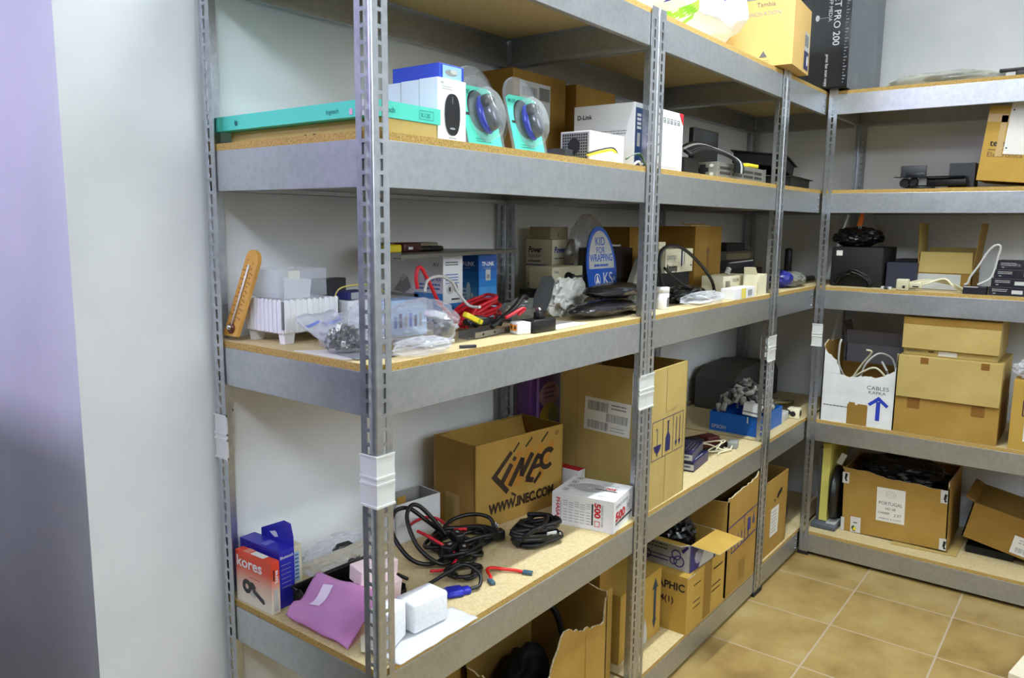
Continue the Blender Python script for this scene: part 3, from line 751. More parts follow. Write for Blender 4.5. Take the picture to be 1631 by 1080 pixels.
pbox('white_box', 'plain white box behind the jumble of bags at the shelf end', 'box', (.2,.3,e3), -.05, .105, .1, .078, WCARD)
def deco(q): q.rect(FF(0,0),.006,.002,.06,.016,LINK_,.0004); q.lines(FF(0,0),.01,.009,.04,1,.004,.002,INK,3)
pbox('navy_box', 'small navy box with a grey label on top of the plain white box', 'box', (.212,.312,z3+.0792), .1, .065, .045, .018, NAVY, deco)
wire('yellow_cable', 'thin yellow cable arching over the small navy box', 'cable', [(.195,.34,z3+.082),(.205,.33,z3+.105),(.24,.3,z3+.113),(.275,.285,z3+.104),(.306,.28,z3+.07),(.315,.27,z3+.004)], .0018, mat('olive_yellow',(190,180,90),.5))
# sheets and bags at the corner
slabthing('leaflet', 'creased white leaflet lying under the bag of screws at the shelf corner', 'leaflet', [(.008,.09,e3),(.1,.06,e3),(.12,.15,e3),(.012,.24,e3)], .0015, PAPER)
slabthing('printed_sheet', 'grey printed sheet lying partly over the white leaflet', 'sheet', [(.02,.07,z3+.0025),(.1,.045,z3+.0025),(.11,.12,z3+.0025),(.03,.14,z3+.0025)], .001, LINK_)
r = thing('hardware_bag', 'clear bag of black and silver screws and connectors at the shelf corner', 'bag', (.062,.15,z3+.0038))
q = MB(); q.crumple((0,0,0),(.095,.08,.072), CLEAR, 8, .28, 4, 2.0); q.build('bag_film', r)
q = MB(); rr = random.Random(4)
for k in range(150):
    a = rr.uniform(0,2*PI); d = rr.random()**.6*.033; zz = rr.uniform(0,1)*(.045*(1-(d/.036)**2))+.012
    Mx = Matrix.Translation((d*math.cos(a)*1.2, d*math.sin(a)*.9, zz)) @ Euler((rr.uniform(0,3),rr.uniform(0,3),rr.uniform(0,3))).to_matrix().to_4x4()
    m = rr.choice((BLACK,BLACK,INK,CHROME,TIN,TIN))
    if rr.random() < .5: q.lathe([(.0042,-.004),(.0042,-.001),(.002,-.001),(.002,.009)], m, Mx, 6)
    else: q.box((-.006,-.004,-.003),(.006,.004,.003), m, Mx)
q.build('fittings', r)['kind'] = 'stuff'
def bag(label, loc, size, m, seed, amp=.3, sub=4, freq=2.2, name='plastic_bag', rz=0, group=None):
    q = MB(); q.crumple((0,0,0), size, m, seed, amp, sub, freq); o = q.build(name); tag(o, label, 'bag', group); o.location = loc; o.rotation_euler.z = rz; return o
r = thing('zip_bag', 'flat zip bag with a blue seal, slumped in front of the ribbed basket', 'bag', (.12,.25,z3+.006), .35)
q = MB(); q.sheet(lambda u,v: (-.07+.14*u, -.055+.1*v, .006+.05*v*v+.005*noise.noise(V(u*4,v*4,3))+.003*math.sin(u*7)), 18, 12, FROST, .004); q.build('bag_film', r)
q = MB(); q.sheet(lambda u,v: (-.066+.13*u, .02+.006*v, .006+.05*((.075+.006*v)/.1)**2+.005*noise.noise(V(u*4,(.075+.006*v)/.1*4,3))+.003*math.sin(u*7)+.0015), 18, 1, mat('zip_blue',(120,140,214),.4)); q.build('zip_seal', r)
bag('crumpled frosted bag between the zip bag and the leaflet', (.14,.17,z3+.0008), (.07,.05,.028), FROST, 21, .35)
bag('tall clear bag standing behind the bag of screws', (.185,.215,z3+.0004), (.08,.06,.095), CLEAR, 23, .3)
r = thing('parts_bag', 'large clear bag of parts with a white foam block inside, behind the corner post', 'bag', (.23,.115,z3+.0004))
q = MB(); q.crumple((0,0,0),(.16,.12,.088), CLEAR, 9, .3, 4, 2.0); q.build('bag_film', r)
q = MB(); q.rbox((.02,-.005,.062),(.06,.03,.078), FOAMW, .004, Matrix.Rotation(.3,4,'Y')); q.build('foam_block', r)
q = MB(); q.rbox((.03,-.03,.018),(.062,.0,.05), DGREY, .004, Matrix.Rotation(-.2,4,'Z')); q.rbox((-.04,-.05,.004),(.05,.04,.012), LGREY, .002); q.build('gadget', r)
bag('crumpled white film bag lying at the front edge behind the corner post', (.15,.032,z3+.0008), (.12,.05,.03), CLEAR, 31, .35, 4, 2, 'plastic_bag', -.1)
pbox('cable_pouch', 'thin dark clip lying at the board edge below the clear parts bag', 'clip', (.245,.02,e3), -.5, .035, .008, .006, DGREY)
def deco(q):
    F = FF(0,0)
    for k in range(6): q.rect(F,.006+k*.014,.02,.014+k*.014,.045+.006*(k%2),(BLUE,NAVY,LINK_)[k%3],.0004)
pbox('blue_striped_box', 'small pale box with blue stripes, behind the clear parts bag', 'box', (.255,.225,e3), -.1, .1, .06, .08, mat('pale_blue_box',(170,200,232),.4), deco)
# white and blue adapter boxes with a panel laid on top
WB = mat('white_gloss_print', (228,230,232), .3)
AQ = mat('aqua_print', (70,165,215), .35); SKY = mat('sky_print', (24,104,190), .35); DEEP = mat('deep_sky_print', (12,66,140), .35)
def glow(q, M, x0, x1, z0, z1, n=8, rev=False):
    cs = [(14,72,150),(18,88,168),(24,104,186),(40,124,202),(70,148,214),(110,176,226),(160,206,238),(196,224,244)]
    for k in range(n):
        c = cs[min(7, (n-1-k) if rev else k)]; q.rect(M, x0, z1-(z1-z0)*(k+1)/n, x1, z1-(z1-z0)*k/n, mat('print_blue_%d' % c[0], c, .35), .0003)
def deco(q):
    L = LF(.183,0); F = FF(0,0)
    glow(q,L,.085,.182,.004,.075,5,True); q.disc(L,.14,.03,.012,.028,mat('print_blue_196',(196,224,244),.35),.0005)
    q.prism([(.012,.075),(.05,.118),(.062,.112),(.075,.085),(.05,.07)],.0004,GREY,L,.0003); q.prism([(.03,.105),(.05,.118),(.062,.112),(.045,.1)],.0004,LGREY,L,.0006)
    q.rect(L,.0,.062,.1,.07,LINK_,.0003); q.text(L,'Starter Kit',.013,mat('link_blue',(70,110,190),.5),.12,.105,.005); q.lines(L,.09,.094,.09,2,.01,.004,mat('link_blue'),2); q.text(L,'AV',.016,GINK,.15,.14,.01); q.lines(L,.01,.155,.05,1,.01,.002,GINK,8)
    q.lines(F,.008,.15,.05,2,.006,.0025,GINK,2,.0005); q.lines(F,.008,.12,.05,4,.007,.0022,mat('link_blue'),4,.0005); q.disc(F,.025,.085,.012,.012,LGREY,.0005); q.disc(F,.045,.088,.008,.011,GREY,.0006); q.rect(F,.02,.08,.026,.09,INK,.0008)
    glow(q,F,.002,.07,.003,.05,4,True); q.lines(F,.03,.058,.03,1,.01,.004,INK,5,.0005)
pbox('adapter_box', 'long white adapter box with an aqua glow print, under the grey panel', 'box', (.5,.3,e3), 0, .072, .183, .168, WB, deco)
def deco(q):
    L = LF(.075,0); F = FF(0,0)
    for M, w_ in ((L,.075),(F,.075)):
        glow(q,M,.001,w_-.001,.002,.165,8); q.text(M,'TP-LINK',.0155,WHITE,w_/2,.138,.02,.05,0,'C',.0006); q.rect(M,.016,.131,.05,.1325,LINK_,.0006)
    q.disc(L,.042,.07,.008,.026,mat('print_blue_196'),.0006); q.disc(L,.055,.062,.004,.006,WHITE,.0008); q.lines(L,.006,.075,.03,4,.01,.004,WHITE,4,.0006); q.lines(L,.01,.04,.02,1,.01,.006,INK,2,.0008)
    q.rect(F,.028,.1,.048,.128,LGREY,.0006); q.rect(F,.032,.105,.044,.116,GREY,.0008); q.prism([(.03,.03),(.05,.045),(.062,.035),(.04,.02)],.0003,LGREY,F,.0006)
pbox('blue_adapter_box', 'bright blue adapter box with white lettering, behind the red cable', 'box', (.634,.3,e3), 0, .074, .075, .1665, SKY, deco)
r = thing('grey_panel', 'flat grey metal panel laid across the adapter boxes', 'panel', (0,0,z3+.1695))
q = MB(); q.prism([(.27,.21),(.64,.275),(.80,.3),(.79,.33),(.68,.47),(.53,.47)], .009, mat('panel_grey',(120,118,110),.35,.5)); q.build('plate', r, .001)
bpy.data.objects['grey_panel'].name = 'metal_plate'
q = MB(); q.rbox((0,0,0),(.17,.05,.02), mat('tool_grey',(128,124,100),.5), .004); o = q.build('tool_case'); tag(o,'grey green tool case lying on the grey metal panel','case'); o.location = (.39,.37,z3+.179)
r = thing('multi_tool', 'black and yellow hand tool lying on the grey metal panel', 'tool', (.34,.32,z3+.1788), .06)
q = MB(); q.rbox((0,0,0),(.045,.025,.018), YELLOW, .004); q.build('yellow_grip', r)
q = MB(); q.rbox((.045,-.005,0),(.11,.03,.022), mat('maroon_plastic',(70,24,26),.4), .005); q.rbox((.11,0,0),(.2,.026,.013), BLACK, .005); q.build('tool_body', r)
q = MB(); q.box((.06,-.007,.006),(.075,-.005,.012), WHITE); q.cyl((.15,.0,.012),(.15,.0,.016),.004,CHROME); q.build('metal_tips', r)
# cables
q = MB()
rq = random.Random(77)
for k in range(7):
    j = lambda s: rq.uniform(-s, s)
    q.tube(spline([(.43+j(.012),.175+j(.012),z3+.012+.003*k),(.47+j(.01),.155+j(.012),z3+.018+.006*k),(.54+j(.014),.165+j(.014),z3+.02+.009*k),(.588+j(.012),.205+j(.014),z3+.03+.008*k+j(.006)),(.57+j(.012),.24+j(.01),z3+.026+.007*k),(.5+j(.012),.24+j(.012),z3+.018+.006*k),(.44+j(.01),.215+j(.01),z3+.012+.004*k)],6,True), .0042, REDC, 7)
q.tube(spline([(.43,.18,z3+.02),(.395,.185,z3+.045),(.36,.186,z3+.075),(.335,.184,z3+.11),(.312,.183,z3+.142),(.302,.183,z3+.152),(.292,.183,z3+.15),(.288,.183,z3+.13),(.293,.184,z3+.108)]), .0042, REDC, 8)
tag(q.build('red_network_cable'), 'bundle of red network cable in front of the blue adapter box', 'cable')
wire('grey_cable', 'pale grey cable arching in front of the white adapter box', 'cable', [(.30,.17,z3+.10),(.318,.18,z3+.122),(.337,.18,z3+.13),(.368,.18,z3+.13),(.399,.18,z3+.116),(.416,.178,z3+.093),(.431,.16,z3+.064),(.435,.135,z3+.06),(.43,.125,z3+.062)], .0035, LGREY)
rr = random.Random(12)
for k in range(11):
    x, y, a = rr.uniform(.43,.55), rr.uniform(.12,.16), rr.uniform(-.8,.8)
    q = MB(); q.rbox((-.018,-.009,-.006),(.018,.009,.007), BLACK if k % 3 else DGREY, .002)
    o = q.build('plug'); tag(o, 'small black plug in the heap before the red network cable', 'plug', 'heap of black plugs')
    o.location = (x,y,z3+.02+rr.uniform(0,.012)); o.rotation_euler = (rr.uniform(-.3,.3),rr.uniform(-.3,.3),a)
r = thing('yellow_connector', 'bright yellow connector lying on the black plugs', 'connector', (.395,.115,z3+.04), 0, None, (0,.45,-.25))
q = MB(); q.rbox((-.025,-.007,-.006),(.025,.007,.006), YELLOW, .002); q.build('shell', r)
q = MB(); q.box((.012,-.0075,-.0065),(.016,.0075,.0065), mat('green_yellow',(150,160,30),.5)); q.build('latch', r)
r = thing('drive_bracket', 'dull metal drive bracket lying at the board edge beneath the black plugs', 'bracket', (.36,.078,e3), .1)
q = MB(); q.box((0,0,0),(.145,.045,.0022),TIN); q.box((0,0,0),(.145,.0018,.014),TIN); q.box((0,.0432,0),(.145,.045,.014),TIN)
for x in (.03,.075,.12): q.disc(FF(0,0),x,.008,.003,.003,INK,.0003)
q.build('bracket_plate', r); q = MB(); q.box((-.012,.01,0),(0,.035,.003),TIN); q.build('tab', r)
r = thing('white_coupler', 'white connector block with two orange sockets at the board edge', 'connector', (.476,.052,e3), -.35)
q = MB(); q.rbox((0,0,0),(.036,.034,.027), WHITE, .002); q.build('block', r)
q = MB(); L = LF(.034,0); OR = mat('orange_socket',(238,150,40),.4)
for k in (0,1): q.rect(L,.003+k*.015,.008,.016+k*.015,.022,OR,.0006); q.disc(L,.010+k*.015,.015,.0035,.004,INK,.0008)
q.build('sockets', r)
r = thing('desk_antenna', 'black desk antenna with a paddle on a square base', 'antenna', (.515,.034,e3), -.05)
q = MB(); q.rbox((0,0,0),(.082,.04,.03), BLACK, .003); q.build('base', r)
q = MB(); q.rbox((.032,.012,.03),(.055,.03,.046), BLACK, .002); q.cyl((.036,.022,.05),(.052,.022,.05),.006,CHROME); q.build('hinge', r)
q = MB(); Mp = Matrix.Translation((.044,.022,.05)) @ Matrix.Rotation(.4,4,'Y') @ Matrix.Rotation(-.75,4,'Z')
q.prism([(-.016,0),(.016,0),(.02,.03),(.018,.075),(.008,.085),(-.012,.08),(-.02,.03)], .006, BLACK, Mp @ Matrix.Rotation(PI/2,4,'X'), -.003); q.build('paddle', r)
wire('black_strap', 'stiff black strap propped against the desk antenna', 'strap', [(.43,.09,z3+.02),(.47,.085,z3+.04),(.505,.08,z3+.062),(.525,.075,z3+.082),(.54,.075,z3+.078)], .006, BLACK)
q = MB(); q.tube(spline([(.455,.07,z3+.04),(.478,.062,z3+.05),(.498,.056,z3+.058),(.505,.056,z3+.054),(.49,.062,z3+.044)]), .004, REDC, 6); tag(q.build('red_lead'), 'short red cable end beside the white connector block', 'cable')
pbox('paper_slip', 'white folded paper lying beside the square base of the antenna', 'paper', (.60,.03,e3), .05, .15, .09, .003, PAPER)
# boxes by the wall
def deco(q):
    L = LF(.1,0); F = FF(0,0); PB = mat('power_blue',(40,50,150),.5)
    for M, w_ in ((L,.1),(F,.12)):
        q.rect(M,.001,.12,w_-.001,.123,PB,.0003); q.text(M,'Power',.026,PB if M is F else INK,.01,.16,.03,w_*.5,.2)
    q.text(F,'bank',.024,LINK_,.072,.16,.0,.04); q.lines(F,.012,.14,.06,1,.01,.004,GINK,2); q.lines(F,.015,.105,.06,1,.01,.002,GINK,3)
    q.text(L,'Supplier',.018,GINK,.01,.145,.0,.05); q.lines(L,.01,.13,.05,1,.01,.006,GINK,4); q.lines(L,.01,.06,.05,1,.01,.006,GINK,5)
pbox('power_box', 'cream box with bold blue lettering by the back wall', 'box', (1.075,.375,e3), 0, .128, .1, .2, CREAM, deco)
def deco(q): q.disc(FF(0,0),.04,.012,.003,.006,GINK,.0004)
pbox('card_box', 'small plain grey card box on top of the lettered cream box', 'box', (1.08,.385,z3+.2012), 0, .095, .08, .038, speckled('grey_board',[(.3,(170,160,128)),(.7,(184,174,142))],20,.7,.05), deco)
pbox('black_adapter', 'flat black adapter under the beige box with a knob', 'adapter', (.93,.27,e3), 0, .18, .12, .058, BLACKM)
r = thing('switch_box', 'beige box with a round black knob, in front of the lettered cream box', 'switch box', (.94,.28,z3+.0592), -.03)
q = MB(); q.rbox((0,0,0),(.155,.085,.066), BEIGE, .003); q.text(FF(0,0),'Data',.012,GINK,.008,.048); q.lines(LF(.085,0),.05,.03,.012,1,.01,.004,GINK,2); q.build('case', r)
q = MB(); q.lathe([(.016,0),(.0155,.008),(.012,.012),(.011,.022),(.006,.024)], BLACK, frame((.075,-.0005,.034),(1,0,0),(0,0,1))); q.box((.072,-.026,.034),(.12,-.02,.04),BLACK); q.build('knob', r)
KSB = mat('ks_blue',(24,86,190),.35)
SMOKE = film('smoky_film', (158,154,146), .2, .15, .4, 10)
r = thing('spool_bag', 'clear bag with a blue and white oval label, behind the crumpled white foam', 'bag', (1.16,.30,z3+.0004))
q = MB(); q.crumple((.05,.03,0),(.2,.09,.26), SMOKE, 13, .22, 4, 1.6); q.build('bag_film', r)
q = MB(); M = frame((.035,-.032,.108),(1,0,0),(0,.12,1)) @ Matrix.Scale(.9,4); 
half = lambda a0, a1, rx, ry: [(rx*math.cos(a), ry*math.sin(a)) for a in [a0+(a1-a0)*k/20 for k in range(21)]]
el = [(-.09,-.075),(.09,-.075)] + half(-.0,PI,.098,.15)
q.prism([(x,y) for x,y in el], .004, KSB, M, -.004); q.poly(M,[(-.082,.005),(.082,.005)]+half(.15,PI-.15,.084,.135),LGREY,.0006)
q.text(M,'KID',.04,KSB,0,.085,.01,None,0,'C',.0008); q.text(M,'FOR',.03,KSB,0,.058,.01,None,0,'C',.0008); q.text(M,'WRAPPING',.036,KSB,0,.03,.02,.15,0,'C',.0008); q.lines(M,-.05,.012,.1,1,.01,.008,KSB,2,.0008)
q.text(M,'KS',.062,WHITE,.035,-.052,.0,None,0,'C',.0008); q.ring(M,-.035,-.032,.017,.02,WHITE,.0008); q.poly(M,[(-.047,-.044),(-.023,-.044),(-.035,-.015)],WHITE,.0008); q.text(M,'®',.02,WHITE,.075,-.04,0,None,0,'C',.0008)
q.build('oval_label', r)
bag('crumpled white foam wrapping with torn openings, beneath the oval blue label', (.92,.212,z3+.0004), (.25,.056,.09), speckled('foam_wrap',[(.3,(206,208,202)),(.7,(232,232,228))],18,.6,.4), 47, .5, 5, 1.7, 'foam_wrapping', .3)
ANTI = mat('dark_antistatic', (52,50,54), .22, .35)
for k, (loc, rz) in enumerate((((.925,.098,z3+.0036),.0),((.985,.1,z3+.048),.0))):
    r = thing('antistatic_bag', ('dark shiny antistatic bag at the front edge, under its twin','dark shiny antistatic bag lying on its twin, with bright folded ends')[k], 'bag', loc, rz, 'antistatic bags')
    q = MB(); q.crumple((0,0,0),(.3-.04*k,.1,.04), ANTI, 50+k, .14, 4, 1.8, True); q.build('bag_skin', r)
    q = MB(); q.box((.1,-.05,.012),(.145,.03,.016),CHROME,Matrix.Rotation(.1,4,'Y')); q.box((.11,-.052,.022),(.14,.02,.026),LGREY,Matrix.Rotation(-.05,4,'Y')); q.build('folded_end', r)
bag('low clear bag of green parts beside the black antenna', (.69,.2,z3+.0004), (.14,.08,.055), film('grey_film',(130,134,128),.4,.12,.6,20), 61, .28)
r = thing('grey_pouch', 'grey green pouch with a blue lower band, leaning by the steel post', 'pouch', (1.215,.17,e3), .1)
q = MB(); q.prism([(-.03,0),(.075,0),(.085,.14),(.06,.145),(-.02,.075)], .025, mat('pouch_grey',(128,130,116),.5), frame((0,0,0),(1,0,0),(0,.15,1))); q.build('pouch_body', r, .004)
q = MB(); q.prism([(-.031,.035),(.077,.035),(.079,.065),(-.026,.065)], .028, mat('band_blue',(64,66,150),.4), frame((0,-.001,0),(1,0,0),(0,.15,1))); q.build('blue_band', r)
def deco(q): q.rect(FF(0,0),.0,.0,.006,.2,GINK,.0004); q.disc(FF(0,0),.03,.02,.008,.008,GINK,.0004)
pbox('dark_carton', 'dark carton standing behind the steel post, with pale plugs on its lid', 'carton', (1.31,.33,e3), 0, .19, .1, .17, mat('dark_board',(44,34,36),.6), deco)
r = thing('pale_plug', 'pale plug and lead lying on the dark carton lid', 'plug', (1.38,.37,z3+.171))
q = MB(); q.rbox((0,-.01,0),(.03,.01,.016),LGREY,.003); q.build('plug_body', r); q = MB(); q.tube(spline([(.03,0,.008),(.06,-.01,.006),(.1,.0,.006)]),.004,LGREY,6); q.build('lead', r)
pbox('brown_carton', 'brown carton by the wall, half hidden behind the steel post', 'carton', (1.53,.36,e3), 0, .2, .12, .24, KRAFT2)
# middle bay
def deco(q):
    F = FF(0,0); q.text(F,'pimp',.03,LINK_,.01,.044,.0,.07); q.text(F,'Ampimp',.034,INK,-.03+.035,.006,.03,.085); q.rect(F,.118,.02,.128,.075,NAVY,.0005); q.rect(F,.14,.025,.146,.07,LINK_,.0005); q.rect(F,.195,.018,.205,.024,INK,.0005)
pbox('pale_base_box', 'flat pale box at the bottom of the pile inside the loop of black cable', 'box', (1.36,.16,e3), 0, .24, .1, .045, mat('drab_board',(120,116,92),.6))
pbox('dark_base_box', 'flat dark box between the pale box and the white lettered box', 'box', (1.365,.165,z3+.0465), 0, .24, .09, .045, BLACKM)
pbox('lettered_box', 'white box with black and grey lettering inside the loop of black cable', 'box', (1.412,.16,z3+.0925), 0, .215, .09, .078, CREAM, deco, rot=(0,0,.02))
pbox('cream_box', 'small cream box on top of the white lettered box', 'box', (1.42,.19,z3+.1715), .1, .06, .05, .022, CREAM)
wire('black_loop_cable', 'thick black cable standing up in a wide loop', 'cable', [(1.36,.1,z3+.02),(1.30,.1,z3+.045),(1.26,.1,z3+.094),(1.249,.1,z3+.132),(1.258,.1,z3+.166),(1.295,.1,z3+.183),(1.364,.1,z3+.184),(1.444,.1,z3+.164),(1.529,.1,z3+.129),(1.599,.1,z3+.093),(1.655,.1,z3+.054),(1.68,.1,z3+.01)], .0055, RUBBER)
wire('black_lead', 'black lead slanting down in front of the white lettered box', 'cable', [(1.275,.095,z3+.118),(1.33,.09,z3+.09),(1.39,.085,z3+.062),(1.43,.08,z3+.05)], .0045, RUBBER)
pbox('tall_carton', 'tall brown carton behind the black cable loop', 'carton', (1.72,.2,e3), 0, .235, .16, .245, KRAFT2, lambda q: (q.poly(FF(0,0),[(.11,.05),(.118,.05),(.118,.15),(.13,.15),(.114,.17),(.098,.15),(.11,.15)],mat('brown_ink'),.0004), q.rect(FF(0,0),.02,.18,.15,.181,KRAFT,.0004)))
slabthing('loose_flap', 'pale strip of board lying on the tall brown carton', 'board', [(1.66,.19,z3+.247),(1.86,.21,z3+.247),(1.87,.24,z3+.252),(1.66,.23,z3+.252)], .003, KRAFT3)
for k, (x, y, rz, w_, h_, m, lab) in enumerate([(2.02,.2,.05,.42,.04,BLACKM,'wide black case at the bottom of the dark stack'),(2.0,.22,-.06,.4,.035,mat('dark_brown_case',(40,34,30),.5),'dark brown case second up in the dark stack'),(2.03,.2,.1,.38,.03,DGREY,'dark grey case with a pale edge, third up in the dark stack'),(2.02,.23,-.02,.34,.04,mat('dark_olive_case',(58,52,40),.6),'dark olive box in the dark stack, second from top'),(2.06,.22,.08,.24,.03,BLACKM,'small black case topping the dark stack')]):
    zz = e3 + sum((.04,.035,.03,.04,.03)[:k]) + .001*k
    pbox('flat_case', lab, 'case', (x,y,zz), rz, w_, .2, h_, m, (lambda q: q.rect(FF(0,0),.02,.024,.36,.029,LGREY,.0004)) if k == 2 else (lambda q: q.rect(FF(0,0),.06,.006,.3,.03,mat('olive_label',(104,98,70),.6),.0004)) if k == 3 else None, .002, 'dark cases in a stack')
r = thing('pill_bottle', 'small white bottle with a grey label beside the steel post', 'bottle', (1.207,.066,z3))
q = MB(); q.lathe([(.02,.0004),(.0215,.003),(.0215,.048),(.018,.05)], WHITE); q.rect(frame((-.008,-.0216,.0),(1,0,0),(0,0,1)),0,.008,.012,.036,GINK,.0002); q.build('body', r)
q = MB(); q.lathe([(.022,.05),(.022,.064),(.02,.066)], WHITE); q.build('cap', r)
bag('black bag of cables spread along the middle board', (1.45,.105,z3+.0004), (.22,.08,.05), mat('black_film',(20,20,24),.25), 71, .3, 4, 2, 'black_bag')
r = thing('clear_packet', 'clear packet with white print lying in front of the black bag', 'bag', (1.45,.042,z3+.0008))
q = MB(); q.crumple((0,0,0),(.24,.08,.035), CLEAR, 73, .35, 4, 2.2); q.build('bag_film', r)
q = MB(); q.rbox((-.07,-.018,.003),(.03,.02,.008),PAPER,.001); q.lines(TF(-.06,-.012,.0085),0,0,.08,3,-.007,.003,GINK,3); q.box((-.02,-.005,.02),(.06,.02,.022),WHITE,Matrix.Rotation(.25,4,'Y')); q.build('paper_insert', r)
YST = mat('yellow_stripe', (226,210,90), .5)
def deco(q):
    F = FF(0,0); q.rect(F,.06,.001,.1,.036,YST,.0004); q.rect(F,.12,.008,.16,.028,LINK_,.0003); q.lines(F,.13,.018,.02,2,.006,.002,GINK,3)
pbox('striped_box', 'white box with a yellow stripe at the board edge by the corner post', 'box', (1.625,.006,e3), .01, .19, .05, .037, WHITE, deco)
def deco(q):
    F = FF(0,0); q.barcode(F,.02,.03,.04,.025,INK,8); q.text(F,'TOSLINK',.016,GINK,.08,.05); q.rect(F,.2,0,.22,.07,YST,.0003)
pbox('barcode_box', 'cream box with a barcode, behind the yellow striped box', 'box', (1.70,.08,e3), .0, .225, .08, .072, CREAM, deco)
carton('torn_box', 'small open cream box with a torn flap, hard against the corner post', 'box', (1.85,.012,e3), .02, .095, .055, .075, CREAM, CREAM, {'front': torn([(0,.05),(.03,.075),(.095,.07)],.003,.008,3)}, {'left': (.03,.5)}, None, .002)
q = MB()
for k in range(3): q.rbox((-.012+.004*k,-.006,.0+.009*k),(.012+.004*k,.006,.008+.009*k), LGREY, .002, Matrix.Rotation(.3,4,'Y'))
o = q.build('metal_connector'); tag(o,'small pale connector standing on the barcode box','connector'); o.location = (1.83,.12,z3+.0745)
# corner
r = thing('bundle_bag', 'blue and grey rolled bundle lying in the shelf corner', 'bundle', (2.34,.075,z3+.0004))
q = MB(); q.crumple((.05,0,0),(.22,.1,.06), mat('bundle_grey',(120,122,112),.4), 81, .25, 4, 2); q.build('grey_roll', r)
q = MB(); q.crumple((-.06,0,.004),(.08,.09,.066), mat('bundle_blue',(34,40,130),.35), 83, .2, 3, 2); q.build('blue_wrap', r)
q = MB(); q.tube(coil((.04,0,.03),.06,.045,2,3,.002,.1),.005,DGREY,6); q.build('dark_strap', r)
r = thing('black_handset', 'black handset standing upright in the shelf corner', 'handset', (2.72,.18,z3), .2)
q = MB(); q.rbox((0,0,.0004),(.05,.03,.15),BLACK,.008); q.build('handset_body', r); q = MB(); q.rbox((-.01,-.01,.0004),(.06,.045,.012),BLACKM,.004); q.build('cradle', r)
q = MB(); q.cyl((2.42,.17,z3+.012),(2.86,.12,z3+.012),.0115,GREY); tag(q.build('grey_rod'),'grey rod lying behind the rolled bundle in the corner','rod')
# side unit
r = thing('black_cabinet_box', 'black box with a small white sticker, beneath a heap of black bags', 'box', (2.6,-.03,e3), -PI/2)
q = MB(); q.rbox((0,0,0),(.205,.25,.165), BLACKM, .004); q.build('box_body', r); q = MB(); q.rect(FF(0,0),.02,.128,.045,.15,PAPER,.0006); q.build('sticker', r)
q = MB()
for k in range(4): q.tube([V(2.585-.008*k+.0*p.x, p.y-.12, abs(p.x)+z3+.005) for p in coil((0,0,0),.055,.07,1,k,.001,.25)], .003, BLACK, 5)
tag(q.build('thin_black_cable'), 'thin black leads hanging in front of the black box', 'cable')
bag('black bag heaped on the box with a white sticker', (2.7,-.11,z3+.1662), (.2,.18,.08), mat('black_film'), 91, .25, 4, 2, 'black_sack')
bag('clear bag leaning on the black bag, under the upper beam', (2.87,-.1,z3+.0004), (.09,.09,.29), CLEAR, 93, .3)
r = thing('orange_clip', 'orange tool with pale tips sticking up from the black bag', 'tool', (2.66,-.125,z3+.225))
q = MB(); q.prism([(-.014,.03),(.006,.028),(.012,.07),(.002,.088),(-.006,.06)],.012,mat('orange_plastic',(236,120,24),.4),frame((0,0,0),(0,-1,0),(0,0,1))); q.build('handle', r)
q = MB(); q.box((-.006,-.004,-.03),(-.002,.0,.03),LGREY); q.box((-.006,.004,-.03),(-.002,.008,.03),LGREY); q.build('tips', r)
DKB = mat('dark_blue_board', (40,42,60), .55)
pbox('dark_blue_box', 'dark blue box beside the black box on the side shelf', 'box', (2.63,-.245,e3), -PI/2, .115, .1, .105, DKB)
pbox('charcoal_box', 'charcoal box partly behind the dark blue box', 'box', (2.75,-.25,e3), -PI/2, .085, .16, .115, mat('charcoal_board',(34,34,42),.5))
carton('open_flap_carton', 'open shallow box with a golden front flap standing up', 'carton', (2.66,-.355,e3), -PI/2, .2, .2, .068, KRAFT2, KRAFT3, None, {'front': (.085,-.12,.003,KRAFT3), 'left': (.2,.05), 'right': (.2,.1), 'back': (.1,.05)}, lambda q: q.rect(FF(0,0),.004,.002,.16,.064,LGREY,.0004))  # paler board on the front flap paints the light it catches
r = thing('serial_cable', 'beige cable with a fat connector at the edge of the side shelf', 'cable', (2.53,-.31,z3))
q = MB(); q.rbox((-.02,-.045,.0005),(.012,.0,.046), BEIGE, .004); q.rbox((-.005,-.09,.01),(.02,-.045,.034), BEIGE, .004); q.box((-.0212,-.034,.01),(-.0195,-.024,.02),INK); q.box((-.0062,-.08,.015),(-.0048,-.058,.02),INK); q.build('connector', r)
q = MB()
for k in range(4): q.tube(spline([(.0,-.04,.012+.006*k),(.02,-.1,.03+.005*k),(.05+.01*k,-.16,.05-.006*k),(.03,-.2,.02+.003*k),(.0-.006*k,-.235,.008+.004*k)]), .0045, BEIGE if k % 2 else CREAM, 6)
q.build('cable', r)
for k in range(3):
    q = MB(); q.rbox((0,0,0),(.02,.012,.0115), (LGREY,DGREY,LGREY)[k], .002)
    o = q.build('loose_plug'); tag(o, ('small pale plug closest to the dark blue box','small dark plug between two pale plugs on the side shelf','small pale plug touching the beige connector')[k], 'plug', 'loose plugs on the side shelf')
    o.location = (2.53-.004*k,-.262-.016*k,e3); o.rotation_euler.z = .3*k
wire('white_loop_cable', 'white cable rising in a tall loop beside the black boxes', 'cable', [(2.54,-.545,z3+.034),(2.54,-.556,z3+.04),(2.54,-.564,z3+.067),(2.54,-.589,z3+.112),(2.54,-.612,z3+.16),(2.54,-.634,z3+.186),(2.54,-.652,z3+.182),(2.54,-.646,z3+.137),(2.54,-.64,z3+.095),(2.536,-.627,z3+.06),(2.525,-.59,z3+.036)], .004, LGREY)
def deco(q): q.rect(FF(0,0),.002,.026,.05,.029,LGREY,.0005)
